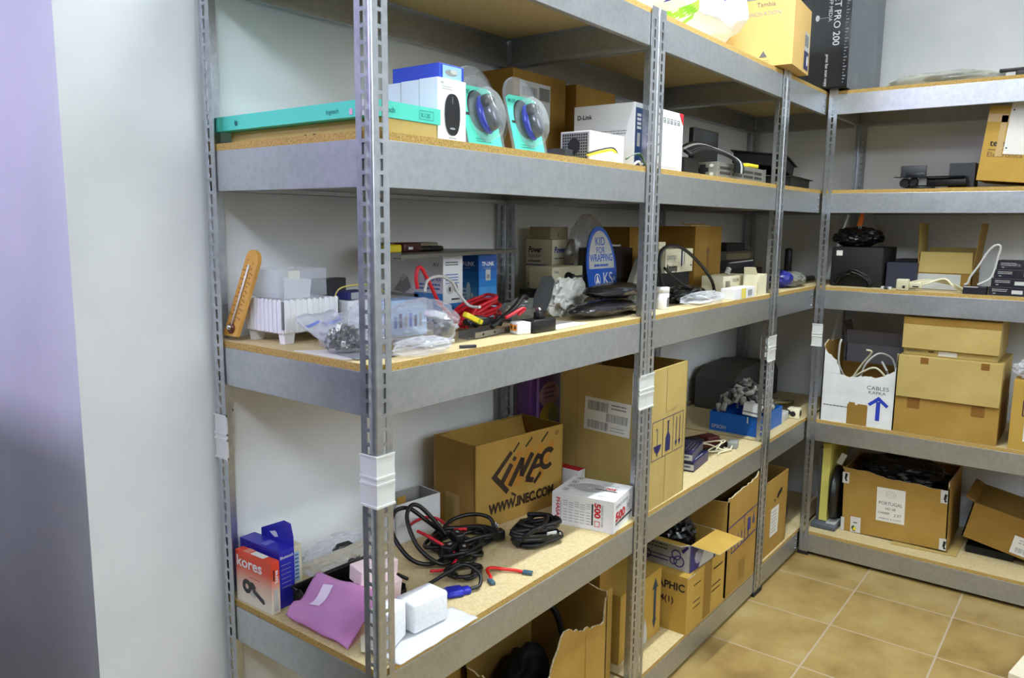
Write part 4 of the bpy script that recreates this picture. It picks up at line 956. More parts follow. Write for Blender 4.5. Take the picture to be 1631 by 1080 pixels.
pbox('small_black_box', 'small black box with a pale top edge beside the black stack', 'box', (2.512,-.545,e3), -PI/2, .078, .05, .03, mat('black_blue',(24,22,34),.4), deco)
for k in range(4):
    def deco(q, k=k):
        F = FF(0,0); q.lines(F,.012,.022,.05,2,.006,.0022,LGREY,k); q.disc(F,.02,.008,.005,.002,LINK_,.0004)
        if k != 3: q.rect(F,.075+.02*(k==2),.008,.11+.02*(k==2),.022,(LGREY,LGREY,mat('pale_green_label',(170,190,180),.5))[k],.0005)
        else: q.text(F,'mikroTik',.014,LINK_,.025,.012)
    pbox('black_retail_box', ('black printed box at the bottom of a stack of four','black printed box second from the bottom in a stack of four','black printed box third from the bottom, with a pale green label','black printed box on top of a stack of four')[k], 'box', (2.522+.008*k,-.628-.006*k,e3+.0325*k), -PI/2, .24, .14, .032, mat('black_blue'), deco, .001, 'black printed boxes')
# ================================================================== fourth board
z4 = S[4]; e4 = z4+.0005
WB2 = mat('grey_inside', (150,150,146), .7)
carton('open_white_box', 'open white board box beside the corner post, nothing in it', 'box', (.424,.397,e4), -.12, .15, .088, .106, WCARD, WB2, None, {'left': (.03,2.6)}, None, .003)
q = MB(); q.rbox((.445,.41,e4+.003),(.475,.412,z4+.12), KRAFT, .0008); tag(q.build('board_divider'), 'brown board strip standing inside the open white box', 'board')
# company carton
BRN = mat('dark_brown_print', (44,26,12), .6); ORG = mat('ochre_print', (168,114,28), .6)
def deco(q):
    F = FF(0,0)
    q.text(F,'WWW.INEC.COM',.038,BRN,.05,.038,.05,.262)
    M = frame((.165,-E0,.142),(1,0,.02),(.12,0,1))
    q.poly(M,[(-.105,.0),(-.04,.062),(-.03,.052),(-.083,.0),(-.03,-.05),(-.04,-.06)],BRN,.0002)
    for k in range(4): q.poly(M,[(-.06+.045*k,-.045),(-.035+.045*k,-.052),(.012+.045*k,.05),(-.013+.045*k,.057)],ORG,.0001)
    def bar(x0,y0,x1,y1,w,m=BRN): 
        d = V(x1-x0,y1-y0,0).normalized(); n_ = V(-d.y,d.x,0)*w/2; q.poly(M,[(x0-n_.x,y0-n_.y),(x1-n_.x,y1-n_.y),(x1+n_.x,y1+n_.y),(x0+n_.x,y0+n_.y)],m,.0003)
    bar(-.068,-.032,-.03,.022,.018); bar(-.024,.03,-.018,.04,.014)
    bar(-.03,-.04,.012,.03,.018); bar(.012,.03,.014,-.022,.016); bar(.014,-.022,.052,.036,.018)
    bar(.038,-.036,.075,.022,.017); bar(.07,.024,.094,.014,.015); bar(.055,-.008,.09,-.008,.012); bar(.034,-.036,.066,-.046,.015)
    q.ring(M,.118,.006,.018,.033,BRN,.0003,20,PI*.22,PI*1.75)
    bar(-.028,.055,-.008,.078,.006); bar(.02,.06,.045,.082,.006); bar(.085,.06,.11,.085,.006); bar(-.02,-.062,.0,-.075,.006); bar(.07,-.055,.095,-.03,.012)
    q.disc(M,.15,.075,.006,.006,BRN,.0003); q.disc(M,.15,.075,.004,.004,KRAFT,.0005)
    q.rect(F,.0,.1,.352,.1007,KRAFT2,.0001); q.rect(LF(.2,0),.08,0,.14,.09,KRAFT3,.0002)
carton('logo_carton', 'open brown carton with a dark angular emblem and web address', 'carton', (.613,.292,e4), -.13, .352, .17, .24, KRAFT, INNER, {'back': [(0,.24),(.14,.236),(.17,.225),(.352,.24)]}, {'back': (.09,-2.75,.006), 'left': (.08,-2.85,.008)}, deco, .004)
# white supply box
def deco(q):
    PB_ = WHITE; L = LF(.182,0); F = FF(0,0); T = TF(0,0,.0895)
    def downL(t, s, x, y, m, b=0, w=None): q.text(L @ Matrix.Translation((x,y,0)) @ Matrix.Rotation(-PI/2,4,'Z'), t, s, m, 0, 0, b, w)
    downL('PHASAK',.016,.013,.076,RED,.02,.066); q.rect(L,.0265,.015,.0275,.068,INK,.0003)
    for k in range(5): q.lines(L,.034+.017*k,.07-.004*(k%2),.014,3,.006,.0014,GINK,k); q.lines(L,.034+.017*k,.046,.013,5,.008,.0014,GINK,k+9)
    q.rect(L,.118,.014,.123,.074,DGREY,.0003); downL('500',.024,.127,.078,RED,.04,.042); q.outline(L,.127,.012,.142,.028,.0016,RED,.0003); downL('ENERGY POWER',.008,.146,.074,GINK,0,.06)
    q.text(F,'ENERGY-POWER',.013,GINK,.012,.066,0,.1); q.text(F,'500',.034,RED,.012,.03,.04,.075); q.rect(F,.012,.02,.145,.026,DGREY,.0003); q.text(F,'WATT',.006,WHITE,.02,.021,0,None,0,'L',.0006); q.outline(F,.098,.035,.12,.062,.0012,GINK,.0003); q.rect(F,.105,.042,.115,.055,LINK_,.0003)
    for r_ in range(3,17): q.ring(T,.075,.1,r_*.0022,r_*.0022+.0013,GINK,.0003,28,sy=1.35) if r_ % 2 else None
    for k in range(4): q.outline(T,.025+.034*k,.148,.046+.034*k,.163,.0016,GINK,.0003); q.rect(T,.03+.034*k,.153,.041+.034*k,.158,LINK_,.0003)
    q.rect(T,.072,.02,.078,.085,DGREY,.0003); q.text(T @ Matrix.Translation((.098,.028,0)) @ Matrix.Rotation(PI/2,4,'Z'),'500',.02,RED,0,0,.03); q.text(T @ Matrix.Translation((.122,.03,0)) @ Matrix.Rotation(PI/2,4,'Z'),'ENERGY',.013,LINK_); q.text(T @ Matrix.Translation((.03,.04,0)) @ Matrix.Rotation(PI/2,4,'Z'),'OK',.012,LINK_)
pbox('supply_box', 'white box with red numerals at the board edge, before the tall brown carton', 'box', (.842,-.001,e4), .17, .151, .182, .0895, WHITE, deco, .0008)
q = MB(); q.rbox((.996,.21,e4),(1.032,.3,z4+.095), WHITE, .002)
for f in q.bm.faces:
    if f.calc_center_median().z > z4+.094: f.material_index = q.mi(RED)
tag(q.build('red_corner_box'), 'white box with a red corner squeezed behind the steel post', 'box')
# tall carton in the middle bay
def deco(q):
    L = LF(.305,0); F = FF(0,0); Ml = L @ Matrix.Translation((.085,.215,0)) @ Matrix.Rotation(-.045,4,'Z')
    q.rect(Ml,0,0,.155,.1,PAPER,.0004); q.barcode(Ml,.01,.062,.07,.028,GINK,3,.0007); q.barcode(Ml,.075,.035,.07,.025,GINK,5,.0007); q.barcode(Ml,.012,.006,.07,.025,GINK,7,.0007); q.lines(Ml,.09,.085,.05,2,.01,.004,GINK,3,.0007); q.lines(Ml,.09,.018,.05,2,.009,.003,LINK_,4,.0007)
    q.rect(L,.06,0,.061,.405,KRAFT2,.0002); fake_tape(q,L,.045,.0,.085,.09,KRAFT3)
    for x in (.012,.082,.152): q.outline(F,x,.145,x+.072,.262,.0022,NAVY,.0003)
    q.rect(F,.046,.17,.049,.232,NAVY,.0004); q.ring(F,.041,.232,.004,.007,NAVY,.0004,12,0,PI); q.poly(F,[(.022,.188),(.074,.188),(.066,.172),(.05,.162),(.034,.17)],NAVY,.0004); q.poly(F,[(.044,.162),(.052,.162),(.048,.152)],NAVY,.0004)
    q.poly(F,[(.102,.158),(.134,.158),(.134,.2),(.122,.214),(.122,.246),(.114,.246),(.114,.214),(.102,.2)],NAVY,.0004); q.rect(F,.109,.246,.127,.249,NAVY,.0004)
    for x in (.176,.2): q.rect(F,x-.002,.172,x+.002,.25,NAVY,.0004); q.poly(F,[(x-.008,.176),(x+.008,.176),(x,.158)],NAVY,.0004)
    fake_tape(q,F,.105,.0,.165,.15,KRAFT3); fake_tape(q,F,.1,.28,.17,.413,KRAFT3)
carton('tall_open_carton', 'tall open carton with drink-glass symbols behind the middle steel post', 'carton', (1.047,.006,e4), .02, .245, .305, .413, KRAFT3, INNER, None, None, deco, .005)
# purple bag by the wall
PUR = mat('purple_print', (96,52,120), .35)
r = thing('gift_bag', 'purple bag with yellow blob shapes, by the wall behind the cartons', 'bag', (1.0,.395,e4), .0)
q = MB(); q.rbox((.0,0,0),(.17,.055,.385), PUR, .006); q.build('bag_skin', r)
q = MB(); F = FF(0,0,-.0005); q.disc(F,.1,.285,.055,.04,mat('mauve_print',(176,140,150),.4),.0002); q.disc(F,.1,.22,.05,.036,mat('mustard_print',(190,170,60),.4),.0003); q.disc(F,.125,.215,.03,.03,mat('sage_print',(150,160,110),.4),.0004); q.disc(F,.11,.17,.05,.018,LINK_,.0004); q.disc(F,.09,.155,.035,.02,INK,.0005); q.rect(F,.03,.0,.045,.385,mat('lilac_print',(150,120,190),.4),.0002)
for k in range(3): q.rect(F,.07,.275+.015*k,.13,.279+.015*k,PUR,.0006)
q.build('print', r)
# small boxes at the open end
def kores(t, b):
    v = coords(t); s = N(t, 'ShaderNodeSeparateXYZ'); t.links.new(v, s.inputs[0])
    t.links.new(ramp(t, s.outputs[2], [(.012,(236,226,214)),(.05,(226,190,170)),(.085,(226,70,36)),(.2,(226,62,30))]), b.inputs['Base Color'])
KOR = mat('red_fade_print', rough=.4, build=kores)
def deco(q):
    L = LF(.125,0); F = FF(0,0); T = TF(0,0,.116)
    q.text(L,'kores',.034,WHITE,.006,.083,.02,.088); 
    q.ring(L,.04,.042,.006,.016,BLACK,.0004); q.poly(L,[(.036,.052),(.062,.056),(.072,.046),(.062,.038),(.05,.04)],BLACK,.0005); q.poly(L,[(.062,.044),(.098,.026),(.101,.019),(.096,.016),(.06,.034)],DGREY,.0006); q.poly(L,[(.05,.026),(.07,.022),(.072,.03),(.052,.034)],LGREY,.0005); q.lines(L,.05,.064,.04,1,.01,.002,RED,2)
    q.text(F @ Matrix.Translation((.0155,.07,0)) @ Matrix.Rotation(PI/2,4,'Z'),'kores',.012,WHITE,0,0,.02); q.rect(F,.004,.075,.007,.1,BRN,.0004); q.rect(F,.005,.008,.014,.055,LGREY,.0004)
    q.rect(T,.002,.03,.018,.075,PAPER,.0006); q.rect(T,.002,.08,.02,.1,mat('pale_red_print',(226,140,120),.4),.0004)
r = pbox('ribbon_box', 'red and white typewriter ribbon box, closest to the open shelf end', 'box', (.0095,.336,e4), .02, .021, .125, .116, KOR, deco)
VIO = mat('violet_blue_print', (46,44,170), .35)
r = thing('hang_box', 'violet blue box with a hanging tab, behind the red ribbon box', 'box', (.058,.348,e4), .03)
q = MB(); q.box((-.02,0,0),(.018,.135,.128), VIO); F = FF(0,0); q.text(F @ Matrix.Translation((.0,.0,0)),'Bluetooth',.009,WHITE,-.018,.11,.01,.034); q.lines(F,-.016,.095,.026,6,.01,.0015,LINK_,3); q.rect(TF(0,0,.128),-.015,.05,.01,.07,mat('pale_violet',(110,110,200),.4),.0002); q.build('box_body', r, .001)
q = MB(); Mt = frame((.0185,.0,.05),(0,1,0),(0,0,1)); q.prism([(0,0),(.11,0),(.11,.095),(.03,.13),(.008,.128),(0,.1)],.0012,VIO,Mt,-.0006); q.poly(Mt,[(.05,.088),(.055,.097),(.062,.1),(.068,.097),(.08,.094),(.07,.088),(.062,.085)],WHITE,.0011); q.poly(Mt @ Matrix.Scale(-1,4,(0,0,1)),[(.05,.088),(.055,.097),(.062,.1),(.068,.097),(.08,.094),(.07,.088),(.062,.085)],WHITE,.0013); q.build('hang_tab', r)
def deco(q): q.rect(FF(0,0),.028,.02,.042,.088,mat('pale_blue_box'),.0004); q.lines(FF(0,0),.03,.08,.01,7,.009,.003,NAVY,3,.0007); q.rect(FF(0,0),.0,.01,.03,.03,mat('pale_green_print',(150,190,140),.5),.0005)
pbox('cream_pack', 'cream box behind the violet blue box', 'box', (.084,.398,e4), .0, .05, .07, .103, CREAM, deco)
r = thing('bubble_bag', 'clear air-cushion bag with black marks, behind the black tray', 'bag', (.245,.41,z4+.0004), .1)
q = MB(); q.crumple((0,0,0),(.19,.1,.075), CLEAR, 15, .35, 4, 2.6); tree = q.bvh(); q.build('bag_film', r)
q = MB(); M = frame((-.02,-.3,.02),(1,0,0),(0,0,1)); q.text(M,'CE',.03,INK,0,0,.03); q.rect(M,-.03,.05,.03,.053,INK); bmesh.ops.subdivide_edges(q.bm, edges=q.bm.edges[:], cuts=1); q.drape(tree,(0,1,0),.002); q.build('marks', r)
# black tray
BTR = mat('black_tray_plastic', (20,17,18), .3)
r = thing('open_tray', 'black open tray with a rolled lip, holding pink foam', 'tray', (.048,.175,e4), -.03)
q = MB(); w_, d_, h_ = .19, .148, .052; t_ = .003
q.box((t_,t_,0),(w_-t_,d_-t_,t_),BTR)
for a, b in (((0,0,0),(w_,t_,h_*.5)),((0,d_-t_,0),(w_,d_,h_)),((w_-t_,t_,0),(w_,d_-t_,h_*.7))): q.box(a,b,BTR)
q.prism([(t_,0),(d_-t_,0),(d_-t_,h_),(d_-.03,h_),(d_-.055,.012),(t_,.006)],t_,BTR,frame((0,0,0),(0,1,0),(0,0,1)))
q.build('tray_shell', r, .001)
q = MB(); q.tube([(-.002,d_-.02,h_*.98),(-.002,d_+.002,h_),(w_+.002,d_+.002,h_),(w_+.002,.0,h_*.9)],.004,BTR,8); q.build('rolled_lip', r)
PINKF = speckled('pink_foam', [(.3,(240,214,218)),(.7,(250,228,230))], 120, .8, .2)
r = thing('pink_foam_block', 'pale pink foam block wedged in the black tray behind the corner post', 'foam', (.118,.178,z4+.02), -.12)
q = MB(); q.box((0,0,-.012),(.1,.05,.04),PINKF,Matrix.Rotation(.15,4,'X')); q.build('lower_slab', r, .003); q = MB(); q.box((.008,.02,.04),(.104,.066,.076),PINKF,Matrix.Rotation(.1,4,'X')); q.box((.075,.012,.0),(.098,.03,.05),PINKF); q.build('upper_slab', r, .003)
# pink antistatic bag
PINKB = film('pink_film', (232,170,228), .4, .14, .45, 14, (248,214,246))
A, B, C_, D_ = V(.008,.288,z4+.022), V(.016,.108,z4+.008), V(.150,.150,z4+.062), V(.092,.286,z4+.08)
r = thing('antistatic_pouch', 'flat pink translucent antistatic pouch draped over the black tray lip', 'bag', (0,0,0))
q = MB(); 
def pk(u,v,o=0):
    p = A.lerp(B,u).lerp(D_.lerp(C_,u),v); return p + V(0,0,.007*noise.noise(V(u*3.1,v*3.4,7)) + .010*math.sin(PI*u)*math.sin(PI*v) + o + .006*math.sin(v*9)*(1-u))
q.sheet(lambda u,v: pk(u,v), 26, 18, PINKB, .003); q.build('pouch_film', r)
q = MB(); q.sheet(lambda u,v: pk(.22+.30*v*0+.16*u, .30+.42*v, .0022), 6, 8, mat('pale_sticker',(232,214,240),.3)); q.build('sticker', r)
# white foam on a clear sheet
r = thing('clear_sheet', 'clear bubble sheet hanging over the board corner beneath white foam blocks', 'sheet', (0,0,0))
q = MB(); SHT = film('sheet_film', (238,240,244), .5, .2, .6, 40)
q.sheet(lambda u,v: (.042+.225*u, -.01+.115*v*(1-.35*u), z4+.0055+.003*noise.noise(V(u*6,v*4,2))), 34, 16, SHT, .002); q.build('sheet_film', r)
slabthing('cream_flap', 'cream paper slip under the pink pouch at the shelf corner', 'paper', [(.022,.075,z4+.0085),(.045,.04,z4+.0085),(.085,.11,z4+.0085),(.06,.12,z4+.0085)], .001, CREAM)
for k, (loc, s, rz, lab) in enumerate([((.056,.028,z4+.0095),(.068,.05,.075),.35,'white foam block standing just behind the corner post'),((.128,.038,z4+.0095),(.092,.06,.062),-.08,'white foam block lying beyond the corner post, longer and lower of the two')]):
    q = MB(); q.rbox((0,0,0), s, FOAMW, .005); o = q.build('foam_block'); tag(o, lab, 'foam', 'white foam blocks'); o.location = loc; o.rotation_euler.z = rz
# cables
r = thing('power_cable_tangle', 'tangle of black cables with red leads on the bare board', 'cable', (.47,.265,z4+.003))
q = MB()
q.tube(spline([(-.02,-.03,.008),(-.09,-.03,.01),(-.128,.0,.03),(-.125,.06,.075),(-.09,.09,.11),(-.05,.08,.112),(-.02,.05,.08),(.02,.03,.04),(.05,.02,.02)],10),.0055,RUBBER,8)
q.tube(spline([(-.03,-.06,.008),(-.08,-.05,.014),(-.1,.0,.05),(-.085,.05,.1),(-.06,.062,.125),(-.035,.055,.118),(-.01,.03,.08),(.01,.01,.04)],10),.0055,RUBBER,8)
q.tube(coil((.06,.0,.0),.085,.055,5,7,.005,.22,ang=-.35),.0052,RUBBER,7)
q.tube(coil((-.0,-.05,.0),.05,.045,4,9,.006,.25),.005,RUBBER,7)
q.tube(spline([(.0,.02,.04),(.06,.04,.055),(.12,.02,.06),(.15,-.02,.05),(.13,-.05,.02),(.08,-.06,.012)],10),.0052,RUBBER,7)
q.tube(coil((-.07,-.12,.0),.04,.03,3,11,.004,.25),.0045,RUBBER,7); q.build('black_leads', r)
q = MB()
q.tube(spline([(-.06,.04,.03),(-.04,.09,.055),(.02,.10,.06),(.06,.085,.05),(.07,.05,.03)],10),.004,REDC,6); q.tube(spline([(-.05,.05,.06),(-.045,.0,.05),(-.03,-.06,.02),(-.08,-.08,.01),(-.12,-.06,.012)],10),.004,REDC,6); q.tube(spline([(.03,.0,.05),(.05,-.02,.052),(.06,-.01,.04)],6),.004,REDC,6); q.build('red_leads', r)
for k, (x, y, zz, a) in enumerate([(.135,-.055,.018,-.5),(.0,-.06,.02,.8),(-.03,-.04,.03,.2),(.02,-.02,.04,1.2)]):
    q = MB(); Mx = Matrix.Translation((x,y,zz)) @ Matrix.Rotation(a,4,'Z'); q.rbox((-.02,-.013,-.012),(.02,.013,.014), BLACK, .004, Mx)
    if k == 0: q.cyl(Mx @ V(.0,-.006,.014), Mx @ V(.0,-.006,.034), .0022, TIN); q.cyl(Mx @ V(.0,.006,.014), Mx @ V(.0,.006,.034), .0022, TIN)
    else: q.rect(Mx,-.006,-.004,.006,.003,LINK_,.0146)
    q.build('plug', r)
VGAB = mat('vga_blue', (36,44,176), .38)
r = thing('monitor_cable', 'black cable with a bright blue plug near the board edge', 'cable', (.325,.098,z4), -.55)
q = MB(); q.rbox((-.026,-.017,.0005),(.012,.017,.016), VGAB, .004); q.rbox((.01,-.012,.001),(.03,.012,.014), VGAB, .004); q.box((-.036,-.013,.003),(-.026,.013,.012), LGREY); q.build('plug', r)
q = MB(); q.cyl((-.03,.0155,.008),(.008,.0155,.008),.004,VGAB); q.cyl((-.03,-.0155,.008),(.008,-.0155,.008),.004,VGAB); q.build('thumb_screws', r)
q = MB(); q.tube(spline([(.03,0,.008),(.055,.006,.012),(.06,.03,.03),(.03,.05,.045),(-.01,.05,.03),(-.05,.05,.012),(-.085,.03,.008)],10),.0045,RUBBER,7); q.build('cable', r)
r = thing('cable_bundle', 'tightly wound black cable bundle with a white tag, before the logo carton', 'cable', (.665,.128,z4+.003), -.45)
q = MB(); q.tube(coil((0,0,.0),.056,.036,9,21,.0056,.3),.0062,RUBBER,7); q.tube(spline([(-.055,-.03,.03),(-.03,-.045,.055),(.0,-.04,.062),(.03,.0,.068),(.0,.045,.06)],8),.0062,RUBBER,7); q.rbox((-.066,-.02,.004),(-.05,.012,.05), BLACK, .004); q.build('wound_cable', r)
q = MB(); q.rbox((.008,-.0465,.034),(.036,-.043,.042), LGREY, .0008); q.rbox((.05,-.036,.024),(.056,-.03,.03), CHROME, .001); q.build('tag', r)
r = thing('sata_cable', 'short bright red cable lying alone on the board', 'cable', (.46,.085,z4))
q = MB(); pts = [(-.042,-.006,.004),(-.03,.004,.008),(-.02,.022,.014),(.0,.024,.012),(.02,-.0,.008),(.036,-.026,.006),(.042,-.04,.004)]
q.tube(spline(pts),.0038,mat('sata_red',(214,30,26),.4),8); q.build('lead', r)
SLT = mat('slate_plug', (60,92,110), .4)
for p, a in (((-.046,-.012,.004),1.1),((.044,-.05,.005),-1.2)):
    q = MB(); Mx = Matrix.Translation(p) @ Matrix.Rotation(a,4,'Z'); q.rbox((-.012,-.006,-.0035),(.012,.006,.0045), SLT, .0015, Mx); q.box((.0115,-.005,-.002),(.0125,.005,.003),CHROME,Mx); q.build('plug', r)
# middle bay clutter
for k, (x, y, rz, w_) in enumerate([(1.475,.058,.12,.165),(1.47,.062,.2,.16)]):
    def deco(q, k=k):
        q.rect(LF(.1,0),.03,.006,.1,.026,LGREY,.0004); q.lines(LF(.1,0),.04,.014,.05,1,.01,.006,NAVY,3,.0006)
        T = TF(0,0,.034); q.lines(T,.03,.03,.1,3,.012,.004,LINK_,k)
        if k: q.disc(T,.09,.06,.012,.008,LGREY,.0005)
    pbox('disc_drive_box', ('navy drive box at the bottom of a pair beside the tall carton','navy drive box stacked on its twin beside the tall carton')[k], 'box', (x,y,e4+.0345*k), rz, w_, .1, .034, mat('navy_box',(40,36,84),.4), deco, .001, 'navy drive boxes')
MRN = mat('maroon_board', (84,30,26), .5)
r = thing('circuit_board', 'dark red circuit board with pale leads among the clutter', 'circuit board', (1.775,.175,z4), -.35)
q = MB(); q.box((-.1,-.05,.02),(.1,.05,.024),MRN,Matrix.Rotation(.15,4,'X')); q.rbox((-.06,-.03,.024),(.0,.02,.04),BLACKM,.003); q.rbox((.03,-.02,.022),(.09,.03,.036),MRN,.003); q.box((-.1,-.055,.0005),(.1,.05,.012),BLACKM); q.build('board', r)
q = MB()
for k in range(3): q.tube(spline([(-.06+.03*k,-.04,.03),(-.03+.045*k,-.075-.02*(k%2),.034+.01*(k%2)),(.02-.03*k,-.105+.01*k,.012),(.06,-.07-.018*k,.008)],8),.0026,CREAM,6)
q.build('leads', r)
r = thing('grey_adapter', 'shiny grey adapter plug near the board edge by the blue tray', 'adapter', (1.835,.05,z4), .25)
q = MB(); q.rbox((0,0,.0005),(.05,.035,.024), GREY, .002); q.box((.0505,.004,.004),(.058,.031,.018),CHROME); q.build('body', r)
q = MB(); q.tube(spline([(0,.018,.012),(-.04,.02,.01),(-.09,.05,.006),(-.12,.05,.008)],8),.0026,CREAM,6); q.build('lead', r)
q = MB(); q.rbox((1.58,.12,e4),(1.66,.2,z4+.03), mat('lilac_packet',(150,140,190),.3), .004); tag(q.build('lilac_packet'),'lilac packet behind the navy drive boxes','packet')
RUST = mat('rust_board', (108,58,26), .7)
carton('rust_carton', 'rusty brown carton propping the tilted blue box', 'carton', (1.60,.29,e4), 0, .26, .17, .12, RUST, RUST, None, {'front': (.05,1.0)}, None)
def deco(q): q.rect(FF(0,0),.0,.01,.06,.1,LGREY,.0004); q.lines(FF(0,0),.01,.05,.04,4,.01,.004,GINK,3,.0006); q.rect(FF(0,0),.02,.015,.05,.035,INK,.0006)
r = carton('tilted_blue_box', 'open bright blue box tilted on the rusty carton', 'box', (1.63,.33,z4+.134), 0, .19, .1, .13, mat('bright_blue_board',(22,108,206),.45), mat('dark_inside',(34,28,26),.8), None, {'back': (.05,-.2)}, deco, .003, rot=(0,.1,-.05))
q = MB(); q.crumple((1.72,.38,z4+.21),(.11,.055,.06), mat('dark_brown_film',(40,32,28),.4), 33, .3, 3); tag(q.build('dark_packet'),'dark packet stuffed in the tilted blue box','packet')
q = MB()
TRBL = mat('tray_blue', (18,96,184), .4)
r = thing('parts_tray', 'bright blue tray heaped with grey connectors, behind the inner post', 'tray', (2.045,.05,e4))
for a, b in (((0,0,0),(.28,.2,.003)),((0,0,.003),(.003,.2,.078)),((.277,0,.003),(.28,.2,.078)),((.003,0,.003),(.277,.003,.078)),((.003,.197,.003),(.277,.2,.078))): q.box(a,b,TRBL)
L = LF(.2,0); q.text(L,'EPSON',.02,LGREY,.01,.012,.02); q.rect(L,.155,.05,.16,.076,PAPER,.0004); q.build('tray_shell', r)
q = MB(); rr = random.Random(8)
GREYM = [mat('conn_a',(150,148,142),.45), mat('conn_b',(110,108,104),.4,.4), mat('conn_c',(176,174,168),.4), DGREY]
for k in range(170):
    u, v = rr.uniform(.02,.25), rr.uniform(.02,.18); hh = .17*(1-((u-.12)/.17)**2)*(1-((v-.1)/.13)**2)
    zz = .02 + max(.03, hh)*rr.uniform(.7,1)
    Mx = Matrix.Translation((u,v,zz)) @ Euler((rr.uniform(0,3),rr.uniform(0,3),rr.uniform(0,3))).to_matrix().to_4x4()
    q.rbox((-.018,-.01,-.006),(.018,.01,.006), rr.choice(GREYM), .002, Mx, 1)
q.build('connector_heap', r)['kind'] = 'stuff'
def deco(q): q.rect(LF(.06,0),.0,.012,.06,.016,GINK,.0004)
o = pbox('small_white_box', 'small white box perched on the heap in the blue tray', 'box', (2.038,.05,z4+.082), .1, .05, .062, .045, WHITE, deco, rot=(.1,.05,.1))
# inner corner
r = thing('power_strip', 'white power strip lying along the inner corner board', 'power strip', (2.332,.05,z4), .06)
q = MB(); q.rbox((0,0,.0005),(.1,.05,.038), LGREY, .004); q.disc(LF(.05,0),.025,.018,.008,.01,INK,.0005); q.build('strip_body', r)
q = MB(); q.rbox((.11,-.04,.0005),(.16,.01,.045), CREAM, .004); q.disc(FF(.135,.024,-.04),0,0,.014,.014,INK,.0004); q.disc(LF(-.015,.022,.11),0,0,.012,.012,INK,.0004); q.build('end_socket', r)
q = MB(); q.tube(spline([(.1,.02,.02),(.106,.01,.03),(.112,.0,.025)],8),.01,BLACKM,8); q.build('dark_lead', r)
q = MB()
for k in range(7): q.tube(spline([(2.345,.09+.014*k,z4+.075-.004*k),(2.38,.1+.012*k,z4+.075+.004*(k%3)),(2.45,.12+.012*k,z4+.06),(2.62,.12+.02*k,z4+.03+.003*k),(2.75,.14+.02*k,z4+.01)],8),.006,OLIV if k % 2 else mat('straw_cable',(150,140,100),.5),6)
tag(q.build('olive_cable_hank'),'hank of olive and straw cables behind the power strip','cable')
r = thing('desktop_printer', 'large dark grey office machine in the inner corner', 'printer', (2.38,.28,e4))
q = MB(); PRN = mat('machine_grey',(64,64,62),.5)
q.prism([(0,0),(.56,0),(.56,.12),(.5,.17),(.3,.19),(.08,.185),(0,.14)],.19,PRN,frame((0,.19,0),(1,0,0),(0,0,1)),0); q.build('housing', r, .004)
q = MB(); q.box((.08,-.006,.05),(.46,0,.1),DGREY); q.rbox((.1,-.012,.12),(.15,-.001,.14),GREY,.002); q.build('front_slot', r)
# side unit boxes
def deco(q):
    F = FF(0,0); AB = mat('arrow_blue',(36,60,180),.5)
    q.rect(F,.222,.03,.238,.11,AB,.0003); q.poly(F,[(.23,.132),(.19,.098),(.198,.088),(.23,.114),(.262,.088),(.27,.098)],AB,.0004)
    q.text(F,'CABLES',.022,GINK,.182,.158,0,.084); q.text(F,'KAFKA',.018,GINK,.19,.14,0,.066); q.lines(F,.012,.068,.1,1,.01,.004,GINK,5)
    fake_tape(q,F,.11,.0,.19,.085,KRAFT2); fake_tape(q,F,.115,.085,.14,.094,KRAFT2); fake_tape(q,F,.15,.085,.188,.09,KRAFT2); q.rect(F,.03,.208,.085,.209,LINK_,.0003)
carton('torn_white_carton', 'white carton with a torn top and a blue arrow, holding cables', 'carton', (2.513,-.05,e4), -PI/2, .292, .3, .25, WCARD, KRAFT2, {'front': torn([(0,.325),(.02,.29),(.055,.265),(.075,.205),(.1,.2),(.17,.21),(.215,.208),(.265,.232),(.282,.245),(.292,.32)],.004,.01,4), 'left': torn([(0,.30),(.1,.33),(.26,.34),(.3,.325)],.005,.012,6), 'right': torn([(0,.32),(.12,.26),(.3,.27)],.005,.014,8), 'back': [(0,.22),(.292,.22)]}, None, deco, .005)
r = thing('white_cable_heap', 'loops of white cable sticking out of the torn white carton', 'cable', (2.6,-.2,z4))
q = MB()
for k, pts in enumerate([[(.0,.02,.17),(-.02,.0,.24),(-.015,-.03,.285),(.0,-.06,.30),(.02,-.1,.275),(.03,-.12,.2)],[(.03,.06,.17),(.02,.02,.24),(.0,-.02,.3),(-.01,.0,.31)],[(.02,.08,.17),(-.03,.1,.24),(-.04,.1,.32),(-.035,.095,.35)],[(-.02,-.1,.19),(-.03,-.05,.24),(-.02,.0,.22),(.0,.05,.18)],[(.05,-.1,.17),(.02,-.06,.26),(-.02,-.09,.23)]]): q.tube(spline(pts,8),.0045,CREAM if k % 2 else LGREY,7)
q.tube(coil((.04,-.0,.006),.065,.09,5,13,.005,.2),.006,LGREY,6); q.tube(coil((.04,-.0,.07),.065,.09,6,14,.005,.2),.006,CREAM,6); q.build('loops', r)
GVI = mat('grey_violet_board', (156,152,160), .7)
carton('grey_carton', 'grey carton with raised flaps behind the torn white carton', 'carton', (2.83,-.06,e4), -PI/2, .29, .15, .3, GVI, GVI, None, {'front': (.08,.6), 'left': (.1,.3)})
def deco(q):
    F = FF(0,0)
    for x in (.045,.27): fake_tape(q,F,x,.105,x+.045,.148)
    q.rect(F,.0,.1475,.365,.149,KRAFT2,.0003)
pbox('base_carton', 'brown carton at the bottom of a stack of cartons, two tape squares on it', 'carton', (2.508,-.343,e4), -PI/2, .362, .34, .149, KRAFT, deco)
def deco(q):
    F = FF(0,0)
    for x in (.08,.288): fake_tape(q,F,x,.14,x+.028,.165)
